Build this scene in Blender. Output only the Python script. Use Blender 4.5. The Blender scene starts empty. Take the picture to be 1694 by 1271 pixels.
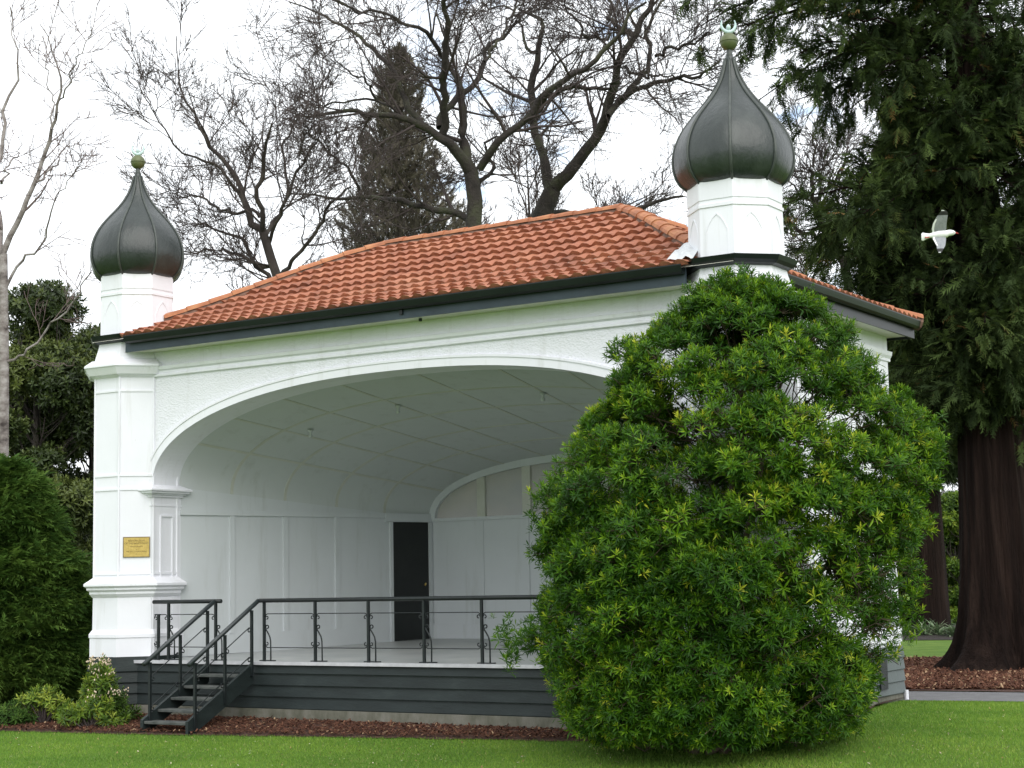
import bpy, math, random
import numpy as np
from mathutils import Vector, Matrix
rng = np.random.default_rng(7)
random.seed(7)
sc = bpy.context.scene
COL = sc.collection
PI = math.pi

# ------------------------------------------------------------------ camera numbers (also used to place far trees)
CAM = np.array([19.65, -19.461, 2.075])
YAW, PIT, ROL, FPX = math.radians(32.323), math.radians(6.574), math.radians(1.145), 2789.9
Fv = np.array([-math.sin(YAW)*math.cos(PIT), math.cos(YAW)*math.cos(PIT), math.sin(PIT)])
Rv = np.array([math.cos(YAW), math.sin(YAW), 0.0])
Uv = np.cross(Rv, Fv)
R2 = Rv*math.cos(ROL) - Uv*math.sin(ROL)
U2 = Uv*math.cos(ROL) + Rv*math.sin(ROL)

def at(u, v, d):
    """world point seen at photo pixel (u, v), d metres away along the view axis"""
    return CAM + d*(Fv + R2*(u-847)/FPX - U2*(v-635.5)/FPX)

def gh(x, y):
    """height of the ground"""
    x = np.asarray(x, float); y = np.asarray(y, float)
    d = np.clip(-y, 0, 6.0)
    r = np.clip((x-4)/6, 0, 1)*np.clip((26-x)/8, 0, 1)
    z = .085 - .060*d - .02*d*r
    z = z - .055*np.clip((y-6)/6, 0, 1)
    return z

def on_ground(u, v, dz=0.0):
    dr = Fv + R2*(u-847)/FPX - U2*(v-635.5)/FPX
    t0 = 20.0
    for _ in range(60):
        p = CAM + dr*t0
        z = float(gh(p[0], p[1])) + dz
        t0 = t0*.5 + .5*(z-CAM[2])/dr[2]
    return CAM + dr*t0

# ------------------------------------------------------------------ objects and tags
def tag(o, label=None, cat=None, group=None, kind=None):
    if label: o['label'] = label
    if cat: o['category'] = cat
    if group: o['group'] = group
    if kind: o['kind'] = kind
    return o

def empty(name, loc, label=None, cat=None, group=None):
    o = bpy.data.objects.new(name, None); COL.objects.link(o)
    o.location = loc; o.empty_display_size = .3
    return tag(o, label, cat, group)

def origin(o):
    v = Vector((0, 0, 0))
    while o is not None:
        v += o.location; o = o.parent
    return np.array(v)

def link_mesh(name, V, F, mats, parent=None, smooth=False, mi=None, tint=None):
    """V (n,3) world coordinates; F = list of face arrays (m,k)"""
    V = np.asarray(V, np.float32).reshape(-1, 3)
    if parent is not None: V = V - origin(parent).astype(np.float32)
    me = bpy.data.meshes.new(name)
    if isinstance(F, np.ndarray): F = [F]
    tot = []; starts = []; loops = []; s = 0
    for A in F:
        A = np.asarray(A, np.int32)
        if A.size == 0: continue
        loops.append(A.ravel()); k = A.shape[1]
        starts.append(s + np.arange(len(A))*k); tot.append(np.full(len(A), k)); s += A.size
    loops = np.concatenate(loops); starts = np.concatenate(starts); tot = np.concatenate(tot)
    me.vertices.add(len(V)); me.vertices.foreach_set('co', V.ravel())
    me.loops.add(len(loops)); me.loops.foreach_set('vertex_index', loops)
    me.polygons.add(len(starts)); me.polygons.foreach_set('loop_start', starts.astype(np.int32))
    me.polygons.foreach_set('loop_total', tot.astype(np.int32))
    me.polygons.foreach_set('use_smooth', np.full(len(starts), bool(smooth)))
    if not isinstance(mats, (list, tuple)): mats = [mats]
    for m in mats: me.materials.append(m)
    if mi is not None: me.polygons.foreach_set('material_index', np.asarray(mi, np.int32))
    if tint is not None:
        a = me.attributes.new('tint', 'FLOAT', 'POINT'); a.data.foreach_set('value', np.asarray(tint, np.float32))
    me.update(calc_edges=True)
    o = bpy.data.objects.new(name, me); COL.objects.link(o)
    if parent is not None: o.parent = parent
    return o

class MB:
    def __init__(s): s.V = []; s.F = {3: [], 4: []}; s.n = 0; s.sm = False; s.G = []
    def add(s, V, F):
        V = [tuple(v) for v in V]; s.V += V
        for f in F:
            f = tuple(i+s.n for i in f)
            s.F.setdefault(len(f), []).append(f)
        s.n += len(V); return s
    def box(s, a, b):
        x0, y0, z0 = a; x1, y1, z1 = b
        return s.add([(x0,y0,z0),(x1,y0,z0),(x1,y1,z0),(x0,y1,z0),(x0,y0,z1),(x1,y0,z1),(x1,y1,z1),(x0,y1,z1)],
              [(0,3,2,1),(4,5,6,7),(0,1,5,4),(1,2,6,5),(2,3,7,6),(3,0,4,7)])
    def prism(s, pts, vec):
        """polygon pts swept by vec"""
        n = len(pts); v = np.array(vec); P = [np.array(p, float) for p in pts]
        return s.add(P + [p+v for p in P], [tuple(range(n))[::-1], tuple(range(n, 2*n))] +
                     [(i, (i+1) % n, n+(i+1) % n, n+i) for i in range(n)])
    def bar(s, p, q, w, h, up=(0, 0, 1)):
        """box bar from p to q, w wide, h high"""
        p = np.array(p, float); q = np.array(q, float); d = q-p; d /= np.linalg.norm(d)
        sd = np.cross(d, up); sd /= np.linalg.norm(sd); u = np.cross(sd, d)
        a = [p+sd*w/2*i+u*h/2*j for i, j in ((-1,-1),(1,-1),(1,1),(-1,1))]
        return s.prism(a, q-p)
    def tube(s, pts, r, n=8, cap=True):
        P = np.array(pts, float); K = len(P); r = np.broadcast_to(r, (K,))
        T = np.gradient(P, axis=0); T /= np.linalg.norm(T, axis=1)[:, None]+1e-9
        a = np.cross(T[0], (0, 0, 1.) if abs(T[0][2]) < .9 else (1., 0, 0)); V = []
        for i in range(K):
            a = a-T[i]*(a@T[i]); a /= np.linalg.norm(a)+1e-9; b = np.cross(T[i], a)
            for k in range(n):
                t = 2*PI*k/n; V.append(P[i]+r[i]*(math.cos(t)*a+math.sin(t)*b))
        F = [(i*n+k, i*n+(k+1) % n, (i+1)*n+(k+1) % n, (i+1)*n+k) for i in range(K-1) for k in range(n)]
        if cap: F += [tuple(range(n))[::-1], tuple((K-1)*n+k for k in range(n))]
        return s.add(V, F)
    def lathe(s, c, prof, n=24, ang=0, cap=True):
        """prof: (radius, z)"""
        V = []; K = len(prof)
        for r, z in prof:
            for k in range(n):
                t = 2*PI*k/n+ang; V.append((c[0]+r*math.cos(t), c[1]+r*math.sin(t), z))
        F = [(i*n+k, i*n+(k+1) % n, (i+1)*n+(k+1) % n, (i+1)*n+k) for i in range(K-1) for k in range(n)]
        if cap: F += [tuple(range(n))[::-1], tuple((K-1)*n+k for k in range(n))]
        return s.add(V, F)
    def oct(s, c, prof, cap=True):
        """octagon rings with flat faces to the axes; prof: (apothem, z)"""
        return s.lathe(c, [(a/math.cos(PI/8), z) for a, z in prof], 8, PI/8, cap)
    def ribbon(s, P, Nn, Wd, w, t):
        """thin raised strip along points P, standing t proud along Nn, w wide along Wd"""
        K = len(P); P = np.array(P, float); Nn = np.array(Nn, float); Wd = np.array(Wd, float); V = []
        for i in range(K):
            for a, b in ((-1, 0), (-1, 1), (1, 1), (1, 0)):
                V.append(P[i]+Wd[i]*a*w/2+Nn[i]*b*t)
        F = [(i*4+k, i*4+(k+1) % 4, (i+1)*4+(k+1) % 4, (i+1)*4+k) for i in range(K-1) for k in range(4)]
        return s.add(V, F+[(3, 2, 1, 0), (K*4-4, K*4-3, K*4-2, K*4-1)])
    def build(s, name, mat, parent=None, smooth=False, bevel=0, autos=False):
        F = [np.array(f) for f in s.F.values() if f]
        o = link_mesh(name, s.V, F, mat, parent, smooth)
        if bevel:
            m = o.modifiers.new('b', 'BEVEL'); m.width = bevel; m.segments = 2; m.limit_method = 'ANGLE'; m.angle_limit = .6
        return o

def copy_tree(o, parent=None):
    c = o.copy(); COL.objects.link(c); c.parent = parent
    for ch in list(o.children): copy_tree(ch, c)
    return c

# ------------------------------------------------------------------ materials
def newmat(name):
    m = bpy.data.materials.new(name); m.use_nodes = True
    nt = m.node_tree; nt.nodes.clear()
    out = nt.nodes.new('ShaderNodeOutputMaterial')
    return m, nt, out
def node(nt, t, **k):
    n = nt.nodes.new(t)
    for a, b in k.items(): setattr(n, a, b)
    return n
def ramp(nt, src, stops):
    r = nt.nodes.new('ShaderNodeValToRGB'); e = r.color_ramp.elements
    e[0].position, e[0].color = stops[0][0], (*stops[0][1], 1)
    e[1].position, e[1].color = stops[-1][0], (*stops[-1][1], 1)
    for p, c in stops[1:-1]:
        x = e.new(p); x.color = (*c, 1)
    nt.links.new(src, r.inputs[0]); return r
def noise(nt, scale, detail=6, rough=.6, vec=None, dist=0):
    n = nt.nodes.new('ShaderNodeTexNoise'); n.inputs['Scale'].default_value = scale
    n.inputs['Detail'].default_value = detail; n.inputs['Roughness'].default_value = rough
    n.inputs['Distortion'].default_value = dist
    if vec is not None: nt.links.new(vec, n.inputs['Vector'])
    return n
def coords(nt, scale=(1, 1, 1)):
    g = nt.nodes.new('ShaderNodeNewGeometry'); mp = nt.nodes.new('ShaderNodeMapping')
    mp.inputs['Scale'].default_value = scale
    nt.links.new(g.outputs['Position'], mp.inputs['Vector']); return mp.outputs[0]
def simple(name, stops, scale=4, rough=.6, bump=0, bscale=None, metal=0, stretch=(1, 1, 1), coat=0, detail=6, spec=.5, bdist=.02):
    m, nt, out = newmat(name); L = nt.links.new
    c = coords(nt, stretch); n = noise(nt, scale, detail, .6, c)
    r = ramp(nt, n.outputs['Fac'], stops)
    b = node(nt, 'ShaderNodeBsdfPrincipled'); L(r.outputs[0], b.inputs['Base Color'])
    b.inputs['Roughness'].default_value = rough; b.inputs['Metallic'].default_value = metal
    b.inputs['Coat Weight'].default_value = coat; b.inputs['Specular IOR Level'].default_value = spec
    if bump:
        n2 = noise(nt, bscale or scale*5, 8, .65, c)
        bp = node(nt, 'ShaderNodeBump'); bp.inputs['Strength'].default_value = bump; bp.inputs['Distance'].default_value = bdist
        L(n2.outputs['Fac'], bp.inputs['Height']); L(bp.outputs[0], b.inputs['Normal'])
    L(b.outputs[0], out.inputs[0]); return m

def white_paint(name, base=(.79, .80, .81), rough=.5, cast=0, board=0):
    m, nt, out = newmat(name); L = nt.links.new
    c = coords(nt, (1, 1, 1)); cs = coords(nt, (1.3, 1.3, .12))
    n1 = noise(nt, 1.3, 5, .6, c); n2 = noise(nt, 3.0, 8, .7, cs)
    r1 = ramp(nt, n1.outputs['Fac'], [(.3, tuple(x*.95 for x in base)), (.7, base)])
    r2 = ramp(nt, n2.outputs['Fac'], [(.30, (.84, .84, .81)), (.46, (1, 1, 1))])
    mx = node(nt, 'ShaderNodeMix', data_type='RGBA', blend_type='MULTIPLY'); mx.inputs['Factor'].default_value = .85
    L(r1.outputs[0], mx.inputs[6]); L(r2.outputs[0], mx.inputs[7])
    n4 = noise(nt, 16, 4, .5, c)
    r4 = ramp(nt, n4.outputs['Fac'], [(.74, (1, 1, 1)), (.8, (.7, .69, .66))])
    mx2 = node(nt, 'ShaderNodeMix', data_type='RGBA', blend_type='MULTIPLY'); mx2.inputs['Factor'].default_value = .5
    L(mx.outputs[2], mx2.inputs[6]); L(r4.outputs[0], mx2.inputs[7])
    b = node(nt, 'ShaderNodeBsdfPrincipled'); L(mx2.outputs[2], b.inputs['Base Color'])
    b.inputs['Roughness'].default_value = rough
    bp = node(nt, 'ShaderNodeBump')
    if cast:
        v = node(nt, 'ShaderNodeTexVoronoi'); v.inputs['Scale'].default_value = 26; L(coords(nt, (1, 1, 1.5)), v.inputs['Vector'])
        n3 = noise(nt, 38, 5, .6, c); ad = node(nt, 'ShaderNodeMath', operation='ADD')
        L(v.outputs['Distance'], ad.inputs[0]); L(n3.outputs['Fac'], ad.inputs[1])
        L(ad.outputs[0], bp.inputs['Height']); bp.inputs['Strength'].default_value = cast; bp.inputs['Distance'].default_value = .02
    else:
        n3 = noise(nt, 9, 6, .6, coords(nt, (1, 1, .4))); L(n3.outputs['Fac'], bp.inputs['Height'])
        bp.inputs['Strength'].default_value = .12; bp.inputs['Distance'].default_value = .02
    L(bp.outputs[0], b.inputs['Normal']); L(b.outputs[0], out.inputs[0]); return m

def leafmat(name, stops, trans=.3, rough=.42, spec=.5):
    """colour from the per-leaf tint attribute"""
    m, nt, out = newmat(name); L = nt.links.new
    a = node(nt, 'ShaderNodeAttribute', attribute_name='tint')
    r = ramp(nt, a.outputs['Fac'], stops)
    b = node(nt, 'ShaderNodeBsdfPrincipled'); L(r.outputs[0], b.inputs['Base Color'])
    b.inputs['Roughness'].default_value = rough; b.inputs['Specular IOR Level'].default_value = spec
    t = node(nt, 'ShaderNodeBsdfTranslucent')
    hs = node(nt, 'ShaderNodeHueSaturation'); hs.inputs['Value'].default_value = 1.5; hs.inputs['Hue'].default_value = .485
    L(r.outputs[0], hs.inputs['Color']); L(hs.outputs[0], t.inputs[0])
    mx = node(nt, 'ShaderNodeMixShader'); mx.inputs[0].default_value = trans
    L(b.outputs[0], mx.inputs[1]); L(t.outputs[0], mx.inputs[2]); L(mx.outputs[0], out.inputs[0]); return m

M = {}
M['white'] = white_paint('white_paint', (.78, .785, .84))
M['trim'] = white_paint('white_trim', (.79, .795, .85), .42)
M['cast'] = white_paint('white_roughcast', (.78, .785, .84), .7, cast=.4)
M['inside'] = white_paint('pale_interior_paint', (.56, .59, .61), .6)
M['ceil'] = white_paint('shaded_ceiling_paint', (.52, .55, .55), .6)  # interior paint again, ceiling shade put into the colour as a darker tone
M['line'] = simple('dulled_batten_paint', [(.3, (.44, .45, .38)), (.7, (.54, .55, .50))], 3)
M['green'] = simple('dark_green_boards', [(.25, (.010, .015, .015)), (.6, (.017, .025, .025)), (.8, (.030, .040, .039))], 2.2, .55, .25, 12, stretch=(1, 1, 3), spec=.3)
M['sidegreen'] = simple('grey_green_boards', [(.3, (.055, .072, .070)), (.7, (.08, .10, .098))], 2.2, .5, .2, 12)
M['iron'] = simple('black_green_iron', [(.3, (.007, .010, .011)), (.7, (.013, .018, .019))], 12, .42, .25, 60, spec=.35)
M['gutter'] = simple('dark_gutter_paint', [(.3, (.005, .008, .008)), (.7, (.010, .015, .015))], 3, .38, spec=.3)
M['fascia'] = simple('slate_blue_fascia', [(.3, (.026, .038, .050)), (.7, (.045, .064, .080))], 2.0, .5, .1, spec=.3)
M['soffit'] = simple('bounce_tinted_soffit', [(.3, (.62, .62, .52)), (.7, (.70, .70, .62))], 2.0, .6)  # light bounced off the grass put into the colour as a yellow tint
M['floor'] = simple('grey_stage_floor', [(.3, (.30, .32, .32)), (.55, (.40, .41, .41)), (.75, (.46, .46, .44))], 1.3, .35, .06, 9)
M['nosing'] = simple('stage_nosing', [(.3, (.40, .40, .43)), (.7, (.55, .55, .58))], 6, .4)
M['concrete'] = simple('mossy_concrete', [(.3, (.06, .062, .04)), (.5, (.13, .128, .10)), (.7, (.20, .19, .165))], 3.5, .85, .5, 22, stretch=(1, 1, .5))
M['dome'] = simple('dome_metal', [(.28, (.011, .016, .015)), (.5, (.020, .027, .025)), (.72, (.038, .047, .043))], 2.6, .32, .45, 3.2, stretch=(1, 1, .45), coat=.1, bdist=.06)
M['rib'] = simple('dome_rib_metal', [(.3, (.03, .038, .034)), (.7, (.06, .07, .062))], 9, .4)
M['ball'] = simple('olive_ball_paint', [(.3, (.075, .09, .035)), (.7, (.115, .135, .055))], 9, .45, .1, 30)
M['crescent'] = simple('pale_blue_crescent_paint', [(.3, (.40, .53, .53)), (.7, (.55, .68, .68))], 20, .5)
M['door'] = simple('black_door_paint', [(.3, (.006, .008, .008)), (.7, (.012, .014, .013))], 3, .5)
M['brass'] = simple('brass', [(.3, (.42, .30, .08)), (.7, (.58, .43, .14))], 30, .42, metal=.55)
M['letter'] = simple('engraved_letters', [(.3, (.05, .035, .01)), (.7, (.08, .055, .015))], 30, .7)
M['lead'] = simple('grey_lead', [(.3, (.42, .44, .46)), (.7, (.58, .60, .62))], 14, .5)
M['bark'] = simple('dark_bark', [(.25, (.022, .017, .016)), (.5, (.055, .044, .040)), (.72, (.11, .095, .082))], 2.6, .95, 1, 14, stretch=(1, 1, .35), bdist=.05)
M['mossbark'] = simple('mossy_bark', [(.25, (.018, .015, .014)), (.5, (.048, .040, .036)), (.66, (.066, .070, .040)), (.8, (.11, .10, .088))], 1.8, .95, 1, 16, bdist=.05)
M['twig'] = simple('twig_bark', [(.3, (.042, .031, .030)), (.7, (.085, .066, .062))], 1.5, .9)
M['paletwig'] = simple('pale_twig_bark', [(.3, (.11, .075, .075)), (.7, (.20, .15, .14))], 1.5, .9)
M['redbark'] = simple('redwood_bark', [(.25, (.005, .003, .0025)), (.5, (.017, .010, .008)), (.72, (.045, .028, .022))], 1.6, 1, 1, 5, spec=.15, stretch=(3, 3, .18), bdist=.2)
M['birch'] = simple('birch_bark', [(.30, (.045, .035, .033)), (.48, (.22, .19, .18)), (.7, (.42, .39, .38))], 3.2, .9, .6, 14, stretch=(1, 1, 1.6))

def tile_mat():
    m, nt, out = newmat('terracotta_tiles'); L = nt.links.new
    c = coords(nt); n1 = noise(nt, 1.1, 5, .6, c); n2 = noise(nt, 9, 7, .7, c); n3 = noise(nt, 30, 5, .6, c)
    r1 = ramp(nt, n1.outputs['Fac'], [(.3, (.28, .098, .054)), (.5, (.35, .125, .066)), (.7, (.40, .165, .092))])
    r2 = ramp(nt, n2.outputs['Fac'], [(.28, (.30, .27, .23)), (.42, (.72, .70, .66)), (.55, (1, 1, 1)), (.78, (1.0, .90, .78))])
    at_ = node(nt, 'ShaderNodeAttribute', attribute_name='tint')
    r3 = ramp(nt, at_.outputs['Fac'], [(0, (.76, .72, .68)), (.2, (.93, .90, .88)), (.7, (1, 1, 1)), (1, (1.06, 1.07, 1.03))])
    mx = node(nt, 'ShaderNodeMix', data_type='RGBA', blend_type='MULTIPLY'); mx.inputs['Factor'].default_value = .6
    L(r1.outputs[0], mx.inputs[6]); L(r2.outputs[0], mx.inputs[7])
    my = node(nt, 'ShaderNodeMix', data_type='RGBA', blend_type='MULTIPLY'); my.inputs['Factor'].default_value = 1
    L(mx.outputs[2], my.inputs[6]); L(r3.outputs[0], my.inputs[7])
    b = node(nt, 'ShaderNodeBsdfPrincipled'); L(my.outputs[2], b.inputs['Base Color']); b.inputs['Roughness'].default_value = .78
    bp = node(nt, 'ShaderNodeBump'); bp.inputs['Strength'].default_value = .3; bp.inputs['Distance'].default_value = .01
    L(n3.outputs['Fac'], bp.inputs['Height']); L(bp.outputs[0], b.inputs['Normal']); L(b.outputs[0], out.inputs[0]); return m
M['tile'] = tile_mat()
M['cap'] = simple('ridge_cap_tiles', [(.25, (.22, .085, .045)), (.5, (.37, .14, .065)), (.75, (.46, .22, .10))], 4.5, .8, .3, 30)

def glass_mat():
    m, nt, out = newmat('frosted_glass'); L = nt.links.new
    c = coords(nt); n = noise(nt, 1.2, 3, .5, c)
    r = ramp(nt, n.outputs['Fac'], [(.3, (.28, .295, .30)), (.7, (.36, .345, .315))])
    b = node(nt, 'ShaderNodeBsdfPrincipled'); L(r.outputs[0], b.inputs['Base Color']); b.inputs['Roughness'].default_value = .3
    t = node(nt, 'ShaderNodeBsdfTranslucent'); L(r.outputs[0], t.inputs[0])
    v = node(nt, 'ShaderNodeTexVoronoi'); v.inputs['Scale'].default_value = 60; L(c, v.inputs['Vector'])
    bp = node(nt, 'ShaderNodeBump'); bp.inputs['Strength'].default_value = .5; bp.inputs['Distance'].default_value = .01
    L(v.outputs['Distance'], bp.inputs['Height']); L(bp.outputs[0], b.inputs['Normal'])
    mx = node(nt, 'ShaderNodeMixShader'); mx.inputs[0].default_value = .5
    L(b.outputs[0], mx.inputs[1]); L(t.outputs[0], mx.inputs[2]); L(mx.outputs[0], out.inputs[0]); return m
M['glass'] = glass_mat()

M['lawn'] = simple('lawn', [(.28, (.075, .145, .024)), (.5, (.105, .185, .030)), (.72, (.15, .22, .042))], 1.1, .95, .8, 60, detail=12, bdist=.03, spec=.15)
M['mulch'] = simple('bark_mulch', [(.25, (.025, .012, .008)), (.5, (.075, .034, .022)), (.72, (.13, .062, .040))], 14, 1, 1, 40, detail=10, bdist=.05)
M['soil'] = simple('dark_soil', [(.3, (.012, .009, .007)), (.7, (.035, .026, .020))], 9, 1, 1, 40, bdist=.04)
M['path'] = simple('asphalt_path', [(.3, (.10, .10, .105)), (.7, (.15, .15, .155))], 6, .9, .3, 90)
M['chip'] = leafmat('mulch_chips', [(0, (.030, .014, .010)), (.5, (.10, .043, .027)), (.85, (.17, .082, .05)), (1, (.34, .23, .14))], 0, .9, .2)
M['blade'] = leafmat('grass_blades', [(0, (.072, .165, .022)), (.5, (.145, .275, .034)), (.9, (.26, .37, .05)), (1, (.40, .38, .16))], .25, .6, .25)
M['bushleaf'] = leafmat('glossy_leaves', [(0, (.014, .050, .005)), (.4, (.034, .105, .007)), (.65, (.085, .195, .009)), (.88, (.20, .34, .014)), (1, (.42, .46, .04))], .28, .45, .28)
M['redleaf'] = leafmat('redwood_needles', [(0, (.014, .027, .009)), (.5, (.038, .062, .018)), (.8, (.085, .130, .034)), (.95, (.14, .18, .05)), (1, (.24, .12, .05))], .12, .8, .2)
M['thuja'] = leafmat('soft_conifer_needles', [(0, (.016, .042, .009)), (.5, (.045, .10, .016)), (1, (.12, .20, .034))], .12, .8, .2)
M['darkleaf'] = leafmat('dark_evergreen_leaves', [(0, (.016, .026, .009)), (.5, (.045, .070, .018)), (1, (.14, .175, .042))], .15, .45, .4)
M['cypleaf'] = leafmat('brown_green_cypress_sprays', [(0, (.040, .036, .028)), (.5, (.085, .076, .058)), (1, (.16, .14, .10))], .1, .9, .2)
M['yellowleaf'] = leafmat('yellow_green_leaves', [(0, (.022, .050, .008)), (.4, (.060, .12, .014)), (.75, (.15, .24, .022)), (1, (.30, .36, .05))], .25, .45, .35)
M['strapleaf'] = leafmat('pale_strap_leaves', [(0, (.06, .10, .05)), (.5, (.12, .19, .09)), (1, (.34, .40, .26))], .2, .5, .4)
M['flower'] = simple('cream_pink_flowers', [(.3, (.50, .36, .27)), (.7, (.66, .58, .44))], 20, .8)
M['litter'] = leafmat('dry_leaf_litter', [(0, (.20, .11, .05)), (.6, (.36, .25, .12)), (1, (.75, .72, .62))], .1, .8, .2)

# ------------------------------------------------------------------ world, sun, camera
w = bpy.data.worlds.new("World"); sc.world = w; w.use_nodes = True
nt = w.node_tree; nt.nodes.clear(); L = nt.links.new
SUN_EL, SUN_AZ = math.radians(42), math.radians(128)      # azimuth measured clockwise from +y: front right
sky = node(nt, 'ShaderNodeTexSky', sky_type='NISHITA'); sky.sun_disc = False
sky.sun_elevation = SUN_EL; sky.sun_rotation = SUN_AZ
b1 = node(nt, 'ShaderNodeBackground'); b1.inputs[1].default_value = .15; L(sky.outputs[0], b1.inputs[0])
b2 = node(nt, 'ShaderNodeBackground'); b2.inputs[0].default_value = (.93, .965, 1.0, 1); b2.inputs[1].default_value = 1.2
tc = node(nt, 'ShaderNodeTexCoord'); mp = node(nt, 'ShaderNodeMapping'); mp.inputs['Location'].default_value = (.35, .2, .1)
mp.inputs['Scale'].default_value = (1, 1, 2.0)
L(tc.outputs['Generated'], mp.inputs[0])
nn = noise(nt, 5.0, 9, .58, mp.outputs[0]); rr = ramp(nt, nn.outputs['Fac'], [(.35, (0, 0, 0)), (.43, (1, 1, 1))])
vd = Fv+R2*(1090-847)/FPX-U2*(210-635.5)/FPX; vd /= np.linalg.norm(vd)
dt = node(nt, 'ShaderNodeVectorMath', operation='DISTANCE'); dt.inputs[1].default_value = tuple(vd); L(tc.outputs['Generated'], dt.inputs[0])
mr_ = node(nt, 'ShaderNodeMapRange'); mr_.inputs[1].default_value = .10; mr_.inputs[2].default_value = .17; L(dt.outputs['Value'], mr_.inputs[0])
nb2 = noise(nt, 11.0, 8, .6, mp.outputs[0]); rb2 = ramp(nt, nb2.outputs['Fac'], [(.36, (0, 0, 0)), (.47, (1, 1, 1))])
am = node(nt, 'ShaderNodeMath', operation='MAXIMUM'); L(mr_.outputs[0], am.inputs[0]); L(rb2.outputs[0], am.inputs[1])
mx = node(nt, 'ShaderNodeMixShader'); L(am.outputs[0], mx.inputs[0]); L(b1.outputs[0], mx.inputs[1]); L(b2.outputs[0], mx.inputs[2])
wo = node(nt, 'ShaderNodeOutputWorld'); L(mx.outputs[0], wo.inputs[0])

sl = bpy.data.lights.new('sun', 'SUN'); sl.energy = 1.7; sl.angle = math.radians(60); sl.color = (1, .965, .91)
so = bpy.data.objects.new('sun', sl); COL.objects.link(so)
sd = Vector((math.sin(SUN_AZ)*math.cos(SUN_EL), math.cos(SUN_AZ)*math.cos(SUN_EL), math.sin(SUN_EL)))
so.rotation_euler = sd.to_track_quat('Z', 'Y').to_euler(); so.location = (20, -10, 30)

cd = bpy.data.cameras.new('camera'); co = bpy.data.objects.new('camera', cd); COL.objects.link(co)
cd.sensor_fit = 'HORIZONTAL'; cd.sensor_width = 36; cd.lens = FPX/1694*36; cd.clip_end = 3000; cd.clip_start = .1
mw = Matrix(((R2[0], U2[0], -Fv[0], CAM[0]), (R2[1], U2[1], -Fv[1], CAM[1]), (R2[2], U2[2], -Fv[2], CAM[2]), (0, 0, 0, 1)))
co.matrix_world = mw; sc.camera = co
sc.view_settings.view_transform = 'Standard'; sc.view_settings.look = 'None'; sc.view_settings.exposure = .43
sc.render.engine = 'CYCLES'; sc.cycles.max_bounces = 8; sc.cycles.transparent_max_bounces = 8

# ================================================================== GROUND
def sheet(name, x0, x1, y0, y1, step, mat, dz=0.0, inside=None, **k):
    xs = np.arange(x0, x1+step/2, step); ys = np.arange(y0, y1+step/2, step)
    X, Y = np.meshgrid(xs, ys); Z = gh(X, Y)+dz
    V = np.stack([X, Y, Z], -1).reshape(-1, 3); nx = len(xs)
    i, j = np.meshgrid(np.arange(nx-1), np.arange(len(ys)-1)); a = (j*nx+i).ravel()
    F = np.stack([a, a+1, a+nx+1, a+nx], 1)
    return link_mesh(name, V, F, mat, smooth=True)
def rings():
    xs = np.array([-900, -400, -150, -60, -30]+list(np.arange(-20, 41, 1.0))+[60, 120, 300, 900], float)
    ys = np.array([-900, -300, -100, -50]+list(np.arange(-30, 61, 1.0))+[90, 150, 300, 900], float)
    X, Y = np.meshgrid(xs, ys); V = np.stack([X, Y, gh(X, Y)], -1).reshape(-1, 3); nx = len(xs)
    i, j = np.meshgrid(np.arange(nx-1), np.arange(len(ys)-1)); a = (j*nx+i).ravel()
    return V, np.stack([a, a+1, a+nx+1, a+nx], 1)
V, F = rings()
tag(link_mesh('lawn', V, F, M['lawn'], smooth=True), kind='structure')

def patch(name, poly, mat, dz, n=40, mound=0):
    """fill between two point chains (lower, upper) following the ground"""
    lo, hi = [np.array(c, float) for c in poly]
    def res(c):
        t = np.linspace(0, 1, n); d = np.r_[0, np.cumsum(np.linalg.norm(np.diff(c, axis=0), axis=1))]; d /= d[-1]
        return np.stack([np.interp(t, d, c[:, i]) for i in range(2)], 1)
    lo, hi = res(lo), res(hi); K = 12; V = []
    jit = rng.normal(0, .03, (n, 2)); lo = lo+jit
    for s in np.linspace(0, 1, K):
        p = lo*(1-s)+hi*s
        V.append(np.c_[p, gh(p[:, 0], p[:, 1])+dz+mound*min(1, s*3)])
    V = np.concatenate(V); i, j = np.meshgrid(np.arange(n-1), np.arange(K-1)); a = (j*n+i).ravel()
    return tag(link_mesh(name, V, np.stack([a, a+1, a+n+1, a+n], 1), mat, smooth=True), kind='structure')
g = lambda *q: [on_ground(u, v)[:2] for u, v in q]
front_edge = g((-40, 1210), (100, 1213), (200, 1216), (420, 1219), (700, 1223), (1000, 1229), (1150, 1232), (1300, 1226), (1380, 1208), (1425, 1182), (1450, 1168))
back_edge = [(-6, .8), (-2, .8), (0, .5), (3, -.12), (5, -.12), (8, -.12), (10, -.1), (11, .2), (11.0, 2), (10.7, 4), (10.5, 6.5)]
patch('mulch_bed', (front_edge, back_edge), M['mulch'], .012, 80, .03)
path_near = g((1250, 1161), (1500, 1160), (1600, 1161), (1760, 1163), (2400, 1176)); path_far = g((1250, 1145), (1500, 1145), (1600, 1146), (1760, 1148), (2400, 1161))
patch('path', (path_near, path_far), M['path'], .012, 40)
tree_far = g((1250, 1089), (1500, 1090), (1560, 1088), (1760, 1092), (2200, 1100))
patch('mulch_ground', ([p for p in g((1250, 1144), (1500, 1144), (1600, 1145), (1760, 1147), (2200, 1157))], tree_far), M['mulch'], .016, 40, .01)
patch('flower_bed', (g((1300, 1061), (1500, 1060), (1620, 1059), (1760, 1060)), g((1300, 1040), (1500, 1040), (1620, 1040), (1760, 1040))), M['soil'], .016, 20, .1)
patch('soil_bed', (g((-400, 1190), (-40, 1185), (160, 1183)), [(-20, 24), (-8, 20), (-3, 12)]), M['soil'], .02, 20)

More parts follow.
